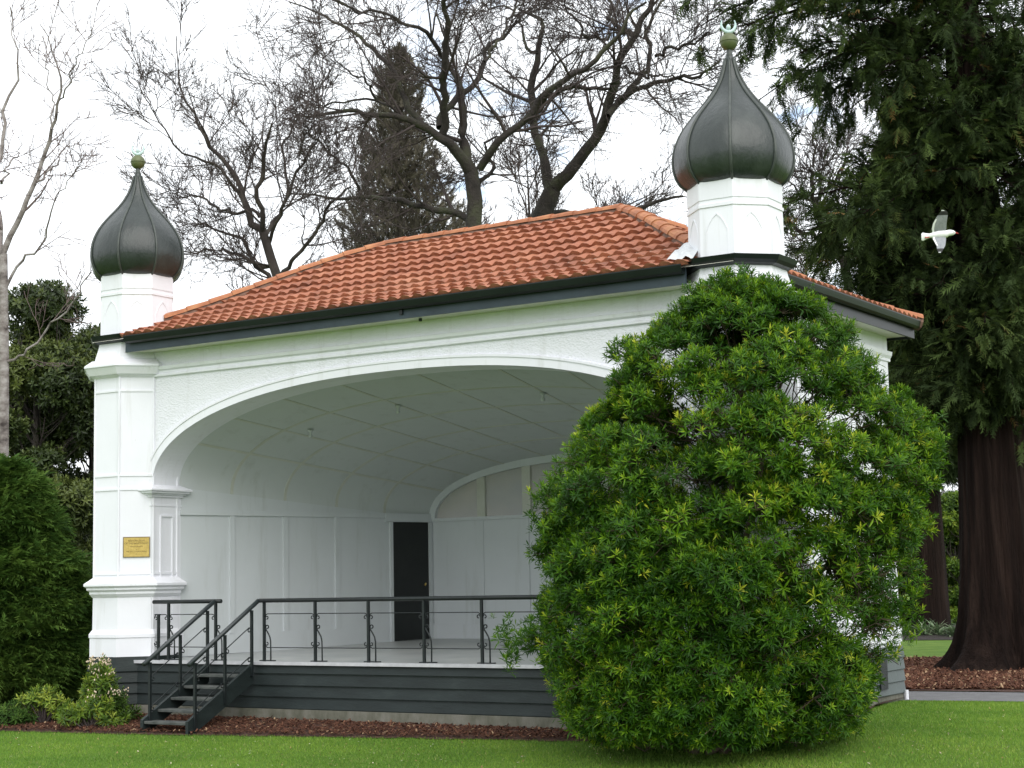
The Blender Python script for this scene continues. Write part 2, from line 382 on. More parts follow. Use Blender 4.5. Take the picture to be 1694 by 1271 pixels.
# ---- scatter helper: template instanced into one mesh
def scatter(name, P, R, S, TV, TF, mat, tint, parent=None, smooth=False):
    """P (n,3), R (n,3,3) columns = axes, S (n,) or (n,3); TV template verts; TF faces"""
    n = len(P); TV = np.asarray(TV, float); S = np.asarray(S, float)
    if S.ndim == 1: S = S[:, None]*np.ones(3)
    V = np.einsum('nij,nkj->nki', R, TV[None]*S[:, None, :])+P[:, None, :]
    k = len(TV); Fl = []
    for A in TF:
        A = np.asarray(A); Fl.append((A[None]+(np.arange(n)*k)[:, None, None]).reshape(-1, A.shape[1]))
    tint = np.asarray(tint, float)
    if tint.ndim == 1: tint = np.repeat(tint, k)
    else: tint = tint.ravel()
    return link_mesh(name, V.reshape(-1, 3), Fl, mat, parent, smooth, tint=tint)
def basis(D, up=None, roll=None):
    """rotation with local +y along D, local +z close to up"""
    D = D/np.linalg.norm(D, axis=1)[:, None]
    if up is None: up = rng.normal(size=D.shape)
    X = np.cross(D, up); X /= np.linalg.norm(X, axis=1)[:, None]+1e-9
    Z = np.cross(X, D); return np.stack([X, D, Z], -1)
def unit(n):
    v = rng.normal(size=(n, 3)); return v/np.linalg.norm(v, axis=1)[:, None]

def lumps(P, n=5, s=1.0):
    """slow random field in -1..1"""
    v = np.zeros(len(P))
    for k in range(n):
        q = rng.normal(size=3)*s; v += np.sin(P@q+rng.uniform(0, 6.28))
    return v/n

# grass blades in the foreground
def inside_bed(x, y):
    fe = np.array(front_edge); yb = np.interp(x, fe[:, 0], fe[:, 1]); return y > yb
def in_view(P, m=60):
    d = P-CAM; z = d@Fv; u = 847+FPX*(d@R2)/z; v = 635.5-FPX*(d@U2)/z
    return (z > 0) & (u > -m) & (u < 1694+m) & (v > -m) & (v < 1271+m)
fe = np.array(front_edge)
n = 900000
X = rng.uniform(-3, 17, n); Y = rng.uniform(-8, 8, n); P = np.c_[X, Y, gh(X, Y)]
# keep only lawn in front of the bed (test by the side of the bed edge)
Fe2 = np.vstack([fe, [12.5, 30]])
def front_side(x, y):
    d = np.stack([x, y], 1)[:, None, :]-Fe2[None, :-1]; e = (Fe2[1:]-Fe2[:-1])[None]
    t = np.clip((d*e).sum(-1)/(e*e).sum(-1), 0, 1); q = d-e*t[..., None]; k = np.argmin((q*q).sum(-1), 1)
    ee = e[0][k]; dd = d[np.arange(len(x)), k]; return (ee[:, 0]*dd[:, 1]-ee[:, 1]*dd[:, 0]) < .02*np.linalg.norm(ee, axis=1)
ok = in_view(P, 20); P = P[ok]
ok = front_side(P[:, 0], P[:, 1]); P = P[ok]
pf = np.array(path_near); ok = (P[:, 1] < np.interp(P[:, 0], pf[:, 0], pf[:, 1])-.02) ; P = P[ok][:230000]
D = np.c_[rng.normal(0, .45, (len(P), 2)), np.ones(len(P))]
big = .5+.5*np.sin(P[:, 0]*1.3+2*np.sin(P[:, 1]*.9))*np.sin(P[:, 1]*1.7+P[:, 0]*.4)
ti = np.clip(rng.normal(.42, .2, len(P))+.34*(big-.5)+.15*lumps(P, 5, 3.5), 0, .93); ti[rng.random(len(P)) < .012] = 1
tag(scatter('grass', P, basis(D), rng.uniform(.018, .042, len(P)), [(-.11, 0, 0), (.11, 0, 0), (.03, 1, .1)], [[(0, 1, 2)]], M['blade'], ti), kind='stuff')
# mulch chips
n = 60000
X = rng.uniform(-3, 12, n); Y = rng.uniform(-4, 1, n); P = np.c_[X, Y, gh(X, Y)+.05]
ok = in_view(P, 10) & ~front_side(X, Y) & (Y < -.2); P = P[ok][:34000]
D = unit(len(P)); D[:, 2] *= .35
chipV = [(-.25, 0, 0), (.25, 0, 0), (.2, 1, .05), (-.2, 1, .05), (-.25, 0, .12), (.25, 0, .12), (.2, 1, .17), (-.2, 1, .17)]
chipF = [[(3, 2, 1, 0), (4, 5, 6, 7), (0, 1, 5, 4), (1, 2, 6, 5), (2, 3, 7, 6), (3, 0, 4, 7)]]
ti = np.clip(rng.beta(2, 2.6, len(P)), 0, .93); ti[rng.random(len(P)) < .03] = 1
tag(scatter('mulch_chips', P, basis(D, np.tile([0, 0, 1.], (len(P), 1))), rng.uniform(.02, .055, len(P)), chipV, chipF, M['chip'], ti), kind='stuff')
n = 26000
uu = rng.uniform(1485, 1700, n); vv = 1090+55*rng.random(n)**.8
DR = Fv+R2*((uu-847)/FPX)[:, None]-U2*((vv-635.5)/FPX)[:, None]; P = CAM+DR*((.035-CAM[2])/DR[:, 2])[:, None]; P[:, 2] = gh(P[:, 0], P[:, 1])+.035
D = unit(len(P)); D[:, 2] *= .35; ti = np.clip(rng.beta(2, 2.2, n), 0, .93); ti[rng.random(n) < .05] = 1
tag(scatter('mulch_chips', P, basis(D, np.tile([0, 0, 1.], (n, 1))), rng.uniform(.04, .09, n), chipV, chipF, M['chip'], ti), kind='stuff')
# leaf litter on lawn and at the bush foot
n = 1000
uu = rng.uniform(0, 1694, n); vv = rng.uniform(1172, 1268, n)
P = np.array([on_ground(a, b, .03) for a, b in zip(uu, vv)]); ok = front_side(P[:, 0], P[:, 1]); P = P[ok][:650]
D = unit(len(P)); D[:, 2] *= .2
leafV = [(0, 0, 0), (-.22, .45, .05), (.22, .45, .05), (0, 1, 0)]
tag(scatter('leaf_litter', P, basis(D, np.tile([0, 0, 1.], (len(P), 1))), rng.uniform(.02, .05, len(P)), leafV, [[(0, 2, 1), (1, 2, 3)]], M['litter'], rng.random(len(P))), kind='stuff')

# ================================================================== BANDSTAND
W = 10.68; D_ = 6.15; FL = .925; XL, XR = W-10.5, 10.5; CX = W/2
bs = empty('bandstand', (CX, 3, 0), 'white park bandstand with arched stage, terracotta tiled roof and two dark onion domes', 'bandstand')

# ---- towers
TC = (-.03, .25)
def make_tower():
    c = TC
    sh = MB(); sh.oct(c, [(.70, .985), (.70, 1.27), (.715, 1.28), (.715, 1.33), (.66, 1.40), (.655, 1.93), (.64, 2.2), (.64, 5.42)])
    t = sh.build('tower', M['white'], bs)
    lg = MB(); lg.oct(c, [(.66, 1.90), (.71, 1.955), (.71, 1.99), (.755, 2.02), (.755, 2.05), (.80, 2.08), (.80, 2.115), (.65, 2.215)])
    lg.build('ledge', M['trim'], t)
    cp = MB(); cp.oct(c, [(.64, 5.36), (.70, 5.40), (.74, 5.41), (.80, 5.52), (.82, 5.53), (.82, 5.56), (.70, 5.65)])
    cp.build('cornice', M['trim'], t)
    sk = MB(); sk.oct(c, [(.66, 5.62), (.645, 5.70), (.60, 5.86), (.575, 5.99)]); sk.build('skirt', M['trim'], t)
    co_ = MB(); co_.oct(c, [(.60, 5.93), (.66, 5.95), (.70, 5.99), (.725, 6.05), (.70, 6.055), (.56, 6.03)]); co_.build('collar_gutter', M['gutter'], t)
    tu = MB(); tu.oct(c, [(.572, 6.0), (.564, 6.70), (.578, 6.71), (.578, 6.75), (.560, 6.76), (.560, 6.80), (.570, 6.81), (.570, 7.06)]); tu.build('turret', M['trim'], t)
    tr = MB()
    R8 = .64/math.cos(PI/8)
    for k in range(8):
        an = PI/8+k*PI/4; tr.tube([(c[0]+R8*math.cos(an), c[1]+R8*math.sin(an), 2.2), (c[0]+R8*math.cos(an), c[1]+R8*math.sin(an), 5.37)], .021, 6)
    for z in (2.27, 3.59, 3.81, 5.15):
        tr.oct(c, [(.635, z-.02), (.655, z-.017), (.655, z+.017), (.635, z+.02)], False)
    tr.build('panel_trim', M['trim'], t)
    # lancet panels on the turret
    la = MB()
    for k in range(8):
        an = k*PI/4; nrm = np.array([math.cos(an), math.sin(an), 0]); tn = np.array([-math.sin(an), math.cos(an), 0])
        base = np.array([c[0], c[1], 0])+nrm*.567
        pts2 = [(-.15, 6.10), (-.15, 6.40)]+[(-.15+.15*s**1.0*(1), 6.40+.2*math.sin(s*PI/2)**.9) for s in (.3, .6, .85)]+[(0, 6.62)]
        pts2 = pts2+[(-a, b) for a, b in pts2[::-1][1:]]
        for (a0, b0), (a1, b1) in zip(pts2[:-1], pts2[1:]):
            p = base+tn*a0+np.array([0, 0, b0]); q = base+tn*a1+np.array([0, 0, b1]); la.bar(p, q, .016, .012, nrm)
    la.build('lancet_panel', M['trim'], t)
    # onion dome: (circumradius, height above 7.05)
    prof = [(.60, -.01), (.665, .03), (.715, .09), (.755, .18), (.78, .30), (.782, .40), (.765, .52), (.720, .65), (.650, .78), (.560, .90), (.455, 1.02),
            (.352, 1.13), (.265, 1.24), (.192, 1.35), (.137, 1.46), (.097, 1.57), (.070, 1.68), (.05, 1.76)]
    pz = np.array([p[1] for p in prof]); pr_ = np.array([p[0] for p in prof])
    zz = np.linspace(-.01, 1.76, 46); rr_ = np.interp(zz, pz, pr_)
    for _ in range(2): rr_[1:-1] = (rr_[:-2]+2*rr_[1:-1]+rr_[2:])/4
    n = 48; V = []
    for r, z in zip(rr_, zz):
        for k in range(n):
            an = 2*PI*k/n; loc = ((an-PI/8) % (PI/4))-PI/8
            f = .42*(math.cos(PI/8)/math.cos(loc))+.58*(1-.03*math.cos(loc*4)**2*0)
            V.append((c[0]+r*f*math.cos(an), c[1]+r*f*math.sin(an), 7.05+z))
    K = len(zz); F = [(i*n+k, i*n+(k+1) % n, (i+1)*n+(k+1) % n, (i+1)*n+k) for i in range(K-1) for k in range(n)]
    d = MB(); d.add(V, F+[tuple(range(n))[::-1]]); d.build('dome', M['dome'], t, smooth=True)
    sm_ = MB()
    for zs_ in (1.06,):
        r_ = float(np.interp(zs_, zz, rr_)); sm_.lathe(c, [(r_*.955, 7.05+zs_-.008), (r_*.968, 7.05+zs_), (r_*.95, 7.05+zs_+.008)], 48, 0, False)
    sm_.build('dome_seam', M['rib'], t)
    for k in range(8):
        an = PI/8+k*PI/4; rb = MB()
        rb.tube([(c[0]+(r+.004)*math.cos(an), c[1]+(r+.004)*math.sin(an), 7.05+z) for r, z in zip(rr_[::2], zz[::2])], .019, 6)
        rb.build('dome_rib', M['rib'], t, smooth=True)
    f = MB(); f.lathe(c, [(.055, 8.78), (.04, 8.84), (.032, 8.92), (.032, 8.97)], 12); f.build('finial_stem', M['rib'], t, smooth=True)
    f = MB(); ZB = 9.01
    f.lathe(c, [(.118*math.sin(a), ZB-.118*math.cos(a)) for a in np.linspace(.05, PI-.05, 14)], 20)
    f.lathe(c, [(.124, ZB-.008), (.124, ZB+.008)], 20); f.build('finial_ball', M['ball'], t, smooth=True)
    # crescent: horns up
    cr = MB(); zc = ZB+.235; pts = []; rad = []
    for a in np.linspace(math.radians(-212), math.radians(32), 22):
        pts.append((c[0]+.095*math.cos(a)*.80, c[1]+.095*math.cos(a)*.6, zc+.105*math.sin(a)+.0)); rad.append(.006+.021*math.cos((a+PI/2)/math.radians(122)*PI/2))
    cr.tube(pts, rad, 8)
    cr.tube([(c[0], c[1], ZB+.11), (c[0], c[1], zc-.1)], [.016, .02], 8)
    cr.lathe(c, [(.012, zc-.085), (.03, zc-.05), (.03, zc-.03), (.01, zc)], 10)
    cr.build('crescent', M['crescent'], t, smooth=True)
    return t
t1 = make_tower()
t2 = copy_tree(t1, bs); t2.location = (W, 0, 0)

# ---- facade with arch
Z0, HW, RISE, NE = 3.63, 4.735, 1.45, 2.25
def arch(t, off=0.0):
    """t 0..pi from left to right; superellipse, offset outward"""
    c, s = math.cos(PI-t), math.sin(PI-t)
    x = HW*math.copysign(abs(c)**(2/NE), c); z = RISE*abs(s)**(2/NE)
    if off:
        nx = math.copysign(abs(x/HW)**(NE-1)/HW, x); nz = (z/RISE)**(NE-1)/RISE
        l = math.hypot(nx, nz)+1e-9; x += off*nx/l; z += off*nz/l
    return CX+x, Z0+z
TS = [PI*(.5-.5*math.cos(PI*i/72)) for i in range(73)]
fw = MB(); TOP = 5.76
inner = [arch(t) for t in TS]
V = []; 
for x, z in inner: V += [(x, 0, z), (x, 0, TOP)]
n2 = len(V); V += [(a, .56, b) for a, _, b in V]
F = []
for i in range(72):
    a = 2*i; F += [(a, a+2, a+3, a+1), (n2+a, n2+a+1, n2+a+3, n2+a+2), (a, n2+a, n2+a+2, a+2)]
fw.add(V, F)
fw.box((XL+.02, 0, FL), (CX-HW, .56, TOP)); fw.box((CX+HW, 0, FL), (XR-.02, .56, TOP))
fac = fw.build('front_wall', M['cast'], bs)
# arch band
ab = MB(); V = []; F = []
prof_off = [(0, 0), (0, .035), (.115, .035), (.118, .05), (.15, .05), (.16, .03), (.165, 0)]
for t in TS:
    for off, py in prof_off:
        x, z = arch(t, off); V.append((x, -py, z))
k = len(prof_off)
for i in range(72):
    for j in range(k-1): F.append((i*k+j, i*k+j+1, (i+1)*k+j+1, (i+1)*k+j))
ab.add(V, F); ab.build('arch_moulding', M['trim'], fac)
sf = MB(); V = []; F = []
for t in TS:
    x, z = arch(t, -.004); V += [(x, -.036, z), (x, .57, z)]
for i in range(72): F.append((2*i, 2*i+1, 2*i+3, 2*i+2))
sf.add(V, F); sf.build('arch_soffit', M['white'], fac)
# cornice strip over the facade
cm = MB(); cm.prism([(.5, -.02, 5.36), (.5, -.045, 5.37), (.5, -.045, 5.40), (.5, -.02, 5.415), (.5, -.02, 5.45), (.5, -.06, 5.475), (.5, -.075, 5.52), (.5, 0, 5.54), (.5, 0.01, 5.36)], (W-1.06, 0, 0))
cm.build('cornice', M['trim'], fac)
# pilasters (jamb faces, capitals)
def pilaster(sx):
    m = 1 if sx < 0 else -1
    X = lambda a: a if sx < 0 else W-a
    def bx(mb, a, b):
        x0, x1 = sorted((X(a[0]), X(b[0]))); mb.box((x0, a[1], a[2]), (x1, b[1], b[2]))
    p = MB(); bx(p, (.42, -.05, 1.30), (.612, .60, 3.47)); bx(p, (.42, -.085, .985), (.65, .63, 1.30))
    po = p.build('pilaster', M['white'], fac)
    c = MB(); nb_ = MB(); bx(nb_, (.40, -.06, 3.32), (.622, .61, 3.345)); nb_.build('neck_band', M['trim'], po)
    for e, z0, z1 in ((.03, 3.465, 3.50), (.06, 3.50, 3.525), (.10, 3.525, 3.56), (.135, 3.56, 3.585)):
        bx(c, (.40, -.05-e, z0), (.612+e, .60+e, z1))
    x0, x1 = sorted((X(.40), X(.747))); xi0, xi1 = sorted((X(.42), X(.60)))
    c.add([(x0, -.185, 3.585), (x1, -.185, 3.585), (x1, .735, 3.585), (x0, .735, 3.585), (xi0, -.03, 3.665), (xi1, -.03, 3.665), (xi1, .58, 3.665), (xi0, .58, 3.665)],
          [(4, 5, 6, 7), (0, 1, 5, 4), (1, 2, 6, 5), (2, 3, 7, 6), (3, 0, 4, 7)])
    c.build('capital', M['trim'], po)
    f = MB()
    for a, b in (((.612, .13, 1.5), (.632, .155, 3.18)), ((.612, .395, 1.5), (.632, .42, 3.18)), ((.612, .155, 3.155), (.632, .395, 3.18)), ((.612, .155, 1.5), (.632, .395, 1.525))): bx(f, a, b)
    f.build('panel_moulding', M['trim'], po)
pilaster(-1); pilaster(1)

# ---- shell side and rear walls
sw = MB(); sw.box((XR-.12, .56, FL), (XR, D_, TOP)); side = sw.build('side_wall', M['white'], bs)
st = MB()
st.prism([(XR, .9, 5.36), (XR+.03, .9, 5.37), (XR+.03, .9, 5.41), (XR+.06, .9, 5.46), (XR+.07, .9, 5.52), (XR, .9, 5.54)], (0, D_-.9+.04, 0))
for y0, y1 in ((.95, 2.55), (2.75, 4.2), (4.4, 5.95)):
    for a, b in (((y0, 1.3), (y0+.035, 5.2)), ((y1-.035, 1.3), (y1, 5.2)), ((y0+.035, 5.165), (y1-.035, 5.2)), ((y0+.035, 1.3), (y1-.035, 1.335))):
        st.box((XR, a[0], a[1]), (XR+.022, b[0], b[1]))
st.box((XR, .9, .985), (XR+.03, D_, 1.2)); st.build('side_trim', M['trim'], side)
sw = MB(); sw.box((XL, .56, FL), (XL+.12, D_, TOP)); sw.build('side_wall', M['white'], bs)
# rear wall with arched opening for the fanlight
RY = 5.9; RHW, RZ0, RR, RN = 3.55, 3.19, 1.04, 2.25
def rarch(t, off=0.0):
    c, s = math.cos(PI-t), math.sin(PI-t)
    x = (RHW+off)*math.copysign(abs(c)**(2/RN), c); z = (RR+off)*abs(s)**(2/RN)
    return CX+x, RZ0+z
rw = MB(); V = []; F = []
for t in TS:
    x, z = rarch(t); V += [(x, RY, z), (x, RY, TOP)]
n2 = len(V); V += [(a, D_, b) for a, _, b in V]
for i in range(72):
    a = 2*i; F += [(a, a+2, a+3, a+1), (n2+a, n2+a+1, n2+a+3, n2+a+2), (a, n2+a, n2+a+2, a+2)]
rw.add(V, F); rw.box((XL+.125, RY, FL), (CX-RHW, D_, TOP)); rw.box((CX+RHW, RY, FL), (XR-.125, D_, TOP)); rw.box((CX-RHW, RY, FL), (CX+RHW, D_, RZ0-.02))
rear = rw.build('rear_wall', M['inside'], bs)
bt = MB()
bt.box((CX-RHW, RY-.035, RZ0-.06), (CX+RHW, RY-.002, RZ0+.0)); bt.box((CX-RHW+.01, RY-.025, FL), (CX+RHW-.01, RY-.003, 1.27))
MX = [CX+1.02*k for k in (-2.95, -1.95, -.98, 0, .98, 1.95, 2.95)]
MX = [1.95+.96*k for k in range(1, 7)]
for x in MX: bt.box((x-.03, RY-.015, 1.271), (x+.03, RY-.003, RZ0-.061))
bt.build('wall_batten', M['inside'], rear)
# fanlight
wf = MB(); V = []; F = []
for t in TS:
    for o_, yy in ((0.01, RY-.05), (-.12, RY-.05), (-.12, RY+.02)):
        x, z = rarch(t, o_); V.append((x, yy, z))
for i in range(72):
    for j in range(2): F.append((i*3+j, i*3+j+1, (i+1)*3+j+1, (i+1)*3+j))
wf.add(V, F); wf.build('window_frame', M['inside'], rear)
def ztop(x, off=0.0):
    u = min(1, abs(x-CX)/(RHW+off)); return RZ0+(RR+off)*(1-u**RN)**(1/RN)
for x in MX:
    m = MB(); m.box((x-.085, RY-.03, RZ0+.002), (x+.085, RY+.03, ztop(x, -.11))); m.build('mullion', M['line'], rear)
edges = [CX-RHW+.10]+MX+[CX+RHW-.10]
for a, b in zip(edges[:-1], edges[1:]):
    xs = np.linspace(a+.0, b-.0, 14); V = []; F = []
    for x in xs: V += [(x, RY+.045, RZ0+.0), (x, RY+.045, max(RZ0+.005, ztop(x, -.09)))]
    for i in range(13): F.append((2*i, 2*i+2, 2*i+3, 2*i+1))
    m = MB(); m.add(V, F); m.build('window_pane', M['glass'], rear)

# ---- interior shell: loft front section -> rear section
YF = .57
def rake(y): return FL+.017*max(0, y-.3)
def sect(s, v):
    """s in [0,1] across (0 left floor, 1 right floor); v in [0,1] front to back"""
    y = YF+(RY-YF)*v
    hw = (HW+.0)*(1-v)+(RHW)*v; z0 = Z0*(1-v)+RZ0*v; ri = RISE*(1-v)+RR*v
    fl = rake(y); sm = s if s <= .5 else 1-s
    if sm < .2:
        x = -hw; z = fl+(z0-fl)*sm/.2
    else:
        t = (sm-.2)/.3*PI/2; x = -hw*abs(math.cos(t))**(2/NE); z = z0+ri*abs(math.sin(t))**(2/NE)
    if s > .5: x = -x
    return np.array([CX+x, y, z])
NV = 24
ss = list(np.linspace(0, .2, 7))+list(.2+.3*np.linspace(0, 1, 25)[1:]**1.25)
ss = ss+[1-a for a in ss[::-1][1:]]
def shell(lo, hi):
    sel = [s for s in ss if lo-1e-6 <= s <= hi+1e-6]; V = []; F = []
    for j in range(NV+1):
        for s in sel: V.append(sect(s, j/NV))
    k = len(sel)
    for j in range(NV):
        for i in range(k-1): F.append((j*k+i, j*k+i+1, (j+1)*k+i+1, (j+1)*k+i))
    return V, F
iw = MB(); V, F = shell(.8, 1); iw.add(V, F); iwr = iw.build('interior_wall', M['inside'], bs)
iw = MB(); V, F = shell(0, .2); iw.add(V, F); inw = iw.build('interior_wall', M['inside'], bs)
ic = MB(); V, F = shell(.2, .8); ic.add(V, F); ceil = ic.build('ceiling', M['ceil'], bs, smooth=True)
def snorm(s, v):
    e = 1e-3; a = sect(min(1, s+e), v)-sect(max(0, s-e), v); b = sect(s, min(1, v+e))-sect(s, max(0, v-e))
    n = np.cross(a, b); n /= np.linalg.norm(n)+1e-12
    if n @ (np.array([CX, 3, 2.2])-sect(s, v)) < 0: n = -n
    return n, b/np.linalg.norm(b), a/(np.linalg.norm(a)+1e-12)
def v_of(y): return (y-YF)/(RY-YF)
cb = MB()
for y in (1.57, 2.64, 3.73, 4.80):
    v = v_of(y); S = list(np.linspace(.2, .8, 60)); P = []; N_ = []; Wd = []
    for s in S:
        nn_, bb, aa = snorm(s, v); P.append(sect(s, v)); N_.append(nn_); Wd.append(bb)
    cb.ribbon(P, N_, Wd, .055, .008)
for s in (.285, .345, .40, .45, .5, .55, .60, .655, .715):
    P = []; N_ = []; Wd = []
    for v in np.linspace(.0, 1, 14):
        nn_, bb, aa = snorm(s, v); P.append(sect(s, v)); N_.append(nn_); Wd.append(aa)
    cb.ribbon(P, N_, Wd, .045, .008)
cb.build('ceiling_batten', M['line'], ceil)
for side_ in (0, 1):
    wb = MB()
    sg = 1 if side_ == 0 else -1
    def wp(y, z):
        hw = HW*(1-v_of(y))+RHW*v_of(y); return np.array([CX-sg*hw, y, z])
    nrm = np.array([sg, -.21, 0]); nrm /= np.linalg.norm(nrm); al = np.array([sg*.21, 1, 0]); al /= np.linalg.norm(al)
    for y in (1.57, 2.64, 3.73):
        wb.bar(wp(y, 1.27)+nrm*.008, wp(y, 3.19)+nrm*.010, .09, .03, nrm)
    a, b = wp(.58, 3.235)+nrm*.01, wp(4.80, 3.235)+nrm*.01; wb.bar(a, b, .044, .085)
    if side_ == 1: wb.bar(wp(4.8, 3.235)+nrm*.01, wp(5.88, 3.235)+nrm*.01, .024, .085)
    # skirting
    a, b = wp(.58, 1.10)+nrm*.008, wp(4.85 if side_ == 0 else 5.88, 1.13)+nrm*.008; wb.bar(a, b, .02, .31)
    wb.build('wall_batten', M['inside'], (inw, iwr)[side_])
# door on the left wall
hwd = lambda y: HW*(1-v_of(y))+RHW*v_of(y)
def wl(y, z, o=0.0):
    nrm = np.array([1, -.21, 0]); nrm /= np.linalg.norm(nrm); return np.array([CX-hwd(y), y, z])+nrm*o
dm = MB(); dm.bar(wl(4.965, 2.055, .012), wl(5.80, 2.055, .012), .03, 2.13); door = dm.build('door', M['door'], bs)
hm = MB(); hm.lathe((0, 0), [(.0, 0), (.028, .01), (.03, .03), (.015, .045), (.012, .06)], 12)
hv = [tuple(wl(5.68, 2.0, .095)+np.array([v[0]*.3-v[2]*.95, v[2]*.2+v[0]*.9*0+v[1]*.3, v[0]])*1.0) for v in hm.V]
hm.V = hv; hm.build('handle', M['brass'], door, smooth=True)
df = MB(); df.bar(wl(4.90, 2.05, .02), wl(4.962, 2.05, .02), .05, 2.14); df.bar(wl(5.803, 2.05, .02), wl(5.885, 2.05, .02), .05, 2.14)
df.bar(wl(4.80, 3.20, .02), wl(5.885, 3.20, .02), .055, .15); df.build('door_frame', M['inside'], door)
# lamp holders under the vault
for s, y in ((.36, 1.9), (.45, 1.9), (.55, 1.9)):
    v = v_of(y); p = sect(s, v); m = MB(); m.lathe((p[0], p[1]), [(.05, p[2]-.01), (.05, p[2]-.035), (.022, p[2]-.05), (.022, p[2]-.09), (.035, p[2]-.10), (.03, p[2]-.135), (.0, p[2]-.15)], 12)
    m.build('lamp_holder', M['lead'], bs, smooth=True)
# ---- stage floor, nosing, base
fm = MB(); V = []; F = []
ys = np.linspace(-.2, RY, 20)
for y in ys: V += [(.15, y, rake(y)), (W-.15, y, rake(y))]
for i in range(19): F.append((2*i, 2*i+1, 2*i+3, 2*i+2))
fm.add(V, F); fm.build('stage_floor', M['floor'], bs)
nm = MB(); nm.box((.35, -.27, .885), (W-.35, -.19, .932)); nm.build('stage_nosing', M['nosing'], bs)
YB = -.22
bb = MB(); zs = [.253, .42, .585, .755, .884]
for z0, z1 in zip(zs[:-1], zs[1:]):
    bb.prism([(-.5, YB-.022, z0), (-.5, YB-.028, z0+.012), (-.5, YB, z1+.004 if z1 < .88 else z1), (-.5, YB+.08, z1), (-.5, YB+.08, z0)], (W+1.0, 0, 0))
    c = TC
    for cx in (TC[0], TC[0]+W):
        bb.oct((cx, TC[1]), [(.728, z0), (.734, z0+.012), (.706, z1+.1*(z1 > .88))])
base = bb.build('base_boards', M['green'], bs)
ml = MB(); 
for z in (.420, .585, .755): ml.box((.7, YB-.012, z-.004), (W-.7, YB-.0, z+.010))
ml.build('board_edge_highlight', simple('painted_edge_highlight', [(.3, (.06, .085, .09)), (.7, (.15, .18, .19))], 5, .6), base)  # pale strips: highlight along the board top edges, painted as colour
sb = MB()
for z0, z1 in zip([.20, .38, .56, .74], [.38, .56, .74, .92]):
    sb.prism([(XR+.045, 0.9, z0), (XR+.05, .9, z0+.01), (XR+.025, .9, z1), (XR-.05, .9, z1), (XR-.05, .9, z0)], (0, D_-.9+.02, 0))
    sb.prism([(XL-.045, 0.9, z0), (XL-.05, .9, z0+.01), (XL-.025, .9, z1), (XL+.05, .9, z1), (XL+.05, .9, z0)], (0, D_-.9+.02, 0))
sb.box((XL, D_-.02, .2), (XR, D_+.02, .925)); sbo = sb.build('base_boards', M['sidegreen'], bs)
vt = MB(); vt.box((XR+.046, 5.05, .30), (XR+.065, 5.35, .80)); vt.build('vent', M['iron'], sbo)
pl = MB(); pl.box((-.35, -.26, -.2), (W+.35, .1, .252)); pl.box((XL-.02, .1, -.2), (XR+.02, D_, .2)); pl.build('plinth', M['concrete'], bs)
dp = MB(); dp.tube([(XR+.07, D_-.02, .0), (XR+.07, D_-.02, .24)], .03, 8); dp.build('drain_pipe', M['trim'], bs)

# ---- roof
EX0, EX1, EY0, EY1 = -.38, 10.98, -.50, D_+.22
RYm = (EY0+EY1)/2; INS = RYm-EY0; EZ, RZ = 5.985, 7.63
def rz(t): return EZ+(RZ-EZ)*(.80*t+.20*t*t*(3-2*t)+ -.0*t)-.10*math.sin(PI*min(1, t))*(1-t)
PITCH = .215; ROWS = 12
def cl(plane, a, b):
    if plane == 'f': return max(a, .36), min(b, W-.36)
    if plane in 'lr': return max(a, .72), b
    return a, b
def slope(plane):
    V = []; F = []; T = []
    if plane in ('f', 'b'): u0, u1, ins = EX0, EX1, INS
    else: u0, u1, ins = EY0, EY1, INS
    nu = int((u1-u0)/PITCH)*11
    us = np.linspace(u0, u1, nu+1); base_i = 0; ntile = len(us)
    cols = ((us-u0)/PITCH).astype(int); tnt = rng.random((ROWS, cols.max()+2))
    for r in range(ROWS):
        for k, (tt, lift) in enumerate(((r/ROWS, .050), ((r+.35)/ROWS, .037), ((r+1.0)/ROWS+.004, .0))):
            tt = min(1, tt)
            a, b = cl(plane, u0+ins*tt, u1-ins*tt)
            uc = np.clip(us, a, b)
            z = rz(tt)
            ph = (us-u0)/PITCH*2*PI
            wv = .021*np.sin(ph)+.007*np.sin(2*ph+.6)
            d = ins*tt - (.03 if k == 0 else 0)
            for i in range(ntile):
                zz_ = z+wv[i]+lift
                if plane == 'f': V.append((uc[i], EY0+d, zz_))
                elif plane == 'b': V.append((uc[i], EY1-d, zz_))
                elif plane == 'r': V.append((EX1-d, uc[i], zz_))
                else: V.append((EX0+d, uc[i], zz_))
                T.append(tnt[r, cols[i]])
        # riser: copy of first ring dropped
        tt = r/ROWS; a, b = cl(plane, u0+ins*tt, u1-ins*tt); uc = np.clip(us, a, b)
        for i in range(ntile):
            zz_ = rz(tt)-.005; d = ins*tt+.022
            V.append({'f': (uc[i], EY0+d, zz_), 'b': (uc[i], EY1-d, zz_), 'r': (EX1-d, uc[i], zz_), 'l': (EX0+d, uc[i], zz_)}[plane]); T.append(tnt[r, cols[i]])
        b0 = r*4*ntile; e = 1e-6
        for i in range(ntile-1):
            for lo, hi in ((0, 1), (1, 2), (3, 0)):
                q = (b0+lo*ntile+i, b0+lo*ntile+i+1, b0+hi*ntile+i+1, b0+hi*ntile+i)
                p0, p1, p2, p3 = (V[j] for j in q)
                kk = 0 if plane in ('f', 'b') else 1
                if abs(p0[kk]-p1[kk]) < e and abs(p2[kk]-p3[kk]) < e: continue
                F.append(q)
    return V, F, T
AV, AF, AT = [], [], []
for p in 'fbrl':
    V, F, T = slope(p); o_ = len(AV); AV += V; AF += [tuple(i+o_ for i in f) for f in F]; AT += T
roof = link_mesh('roof', AV, [np.array(AF)], M['tile'], bs, tint=AT)
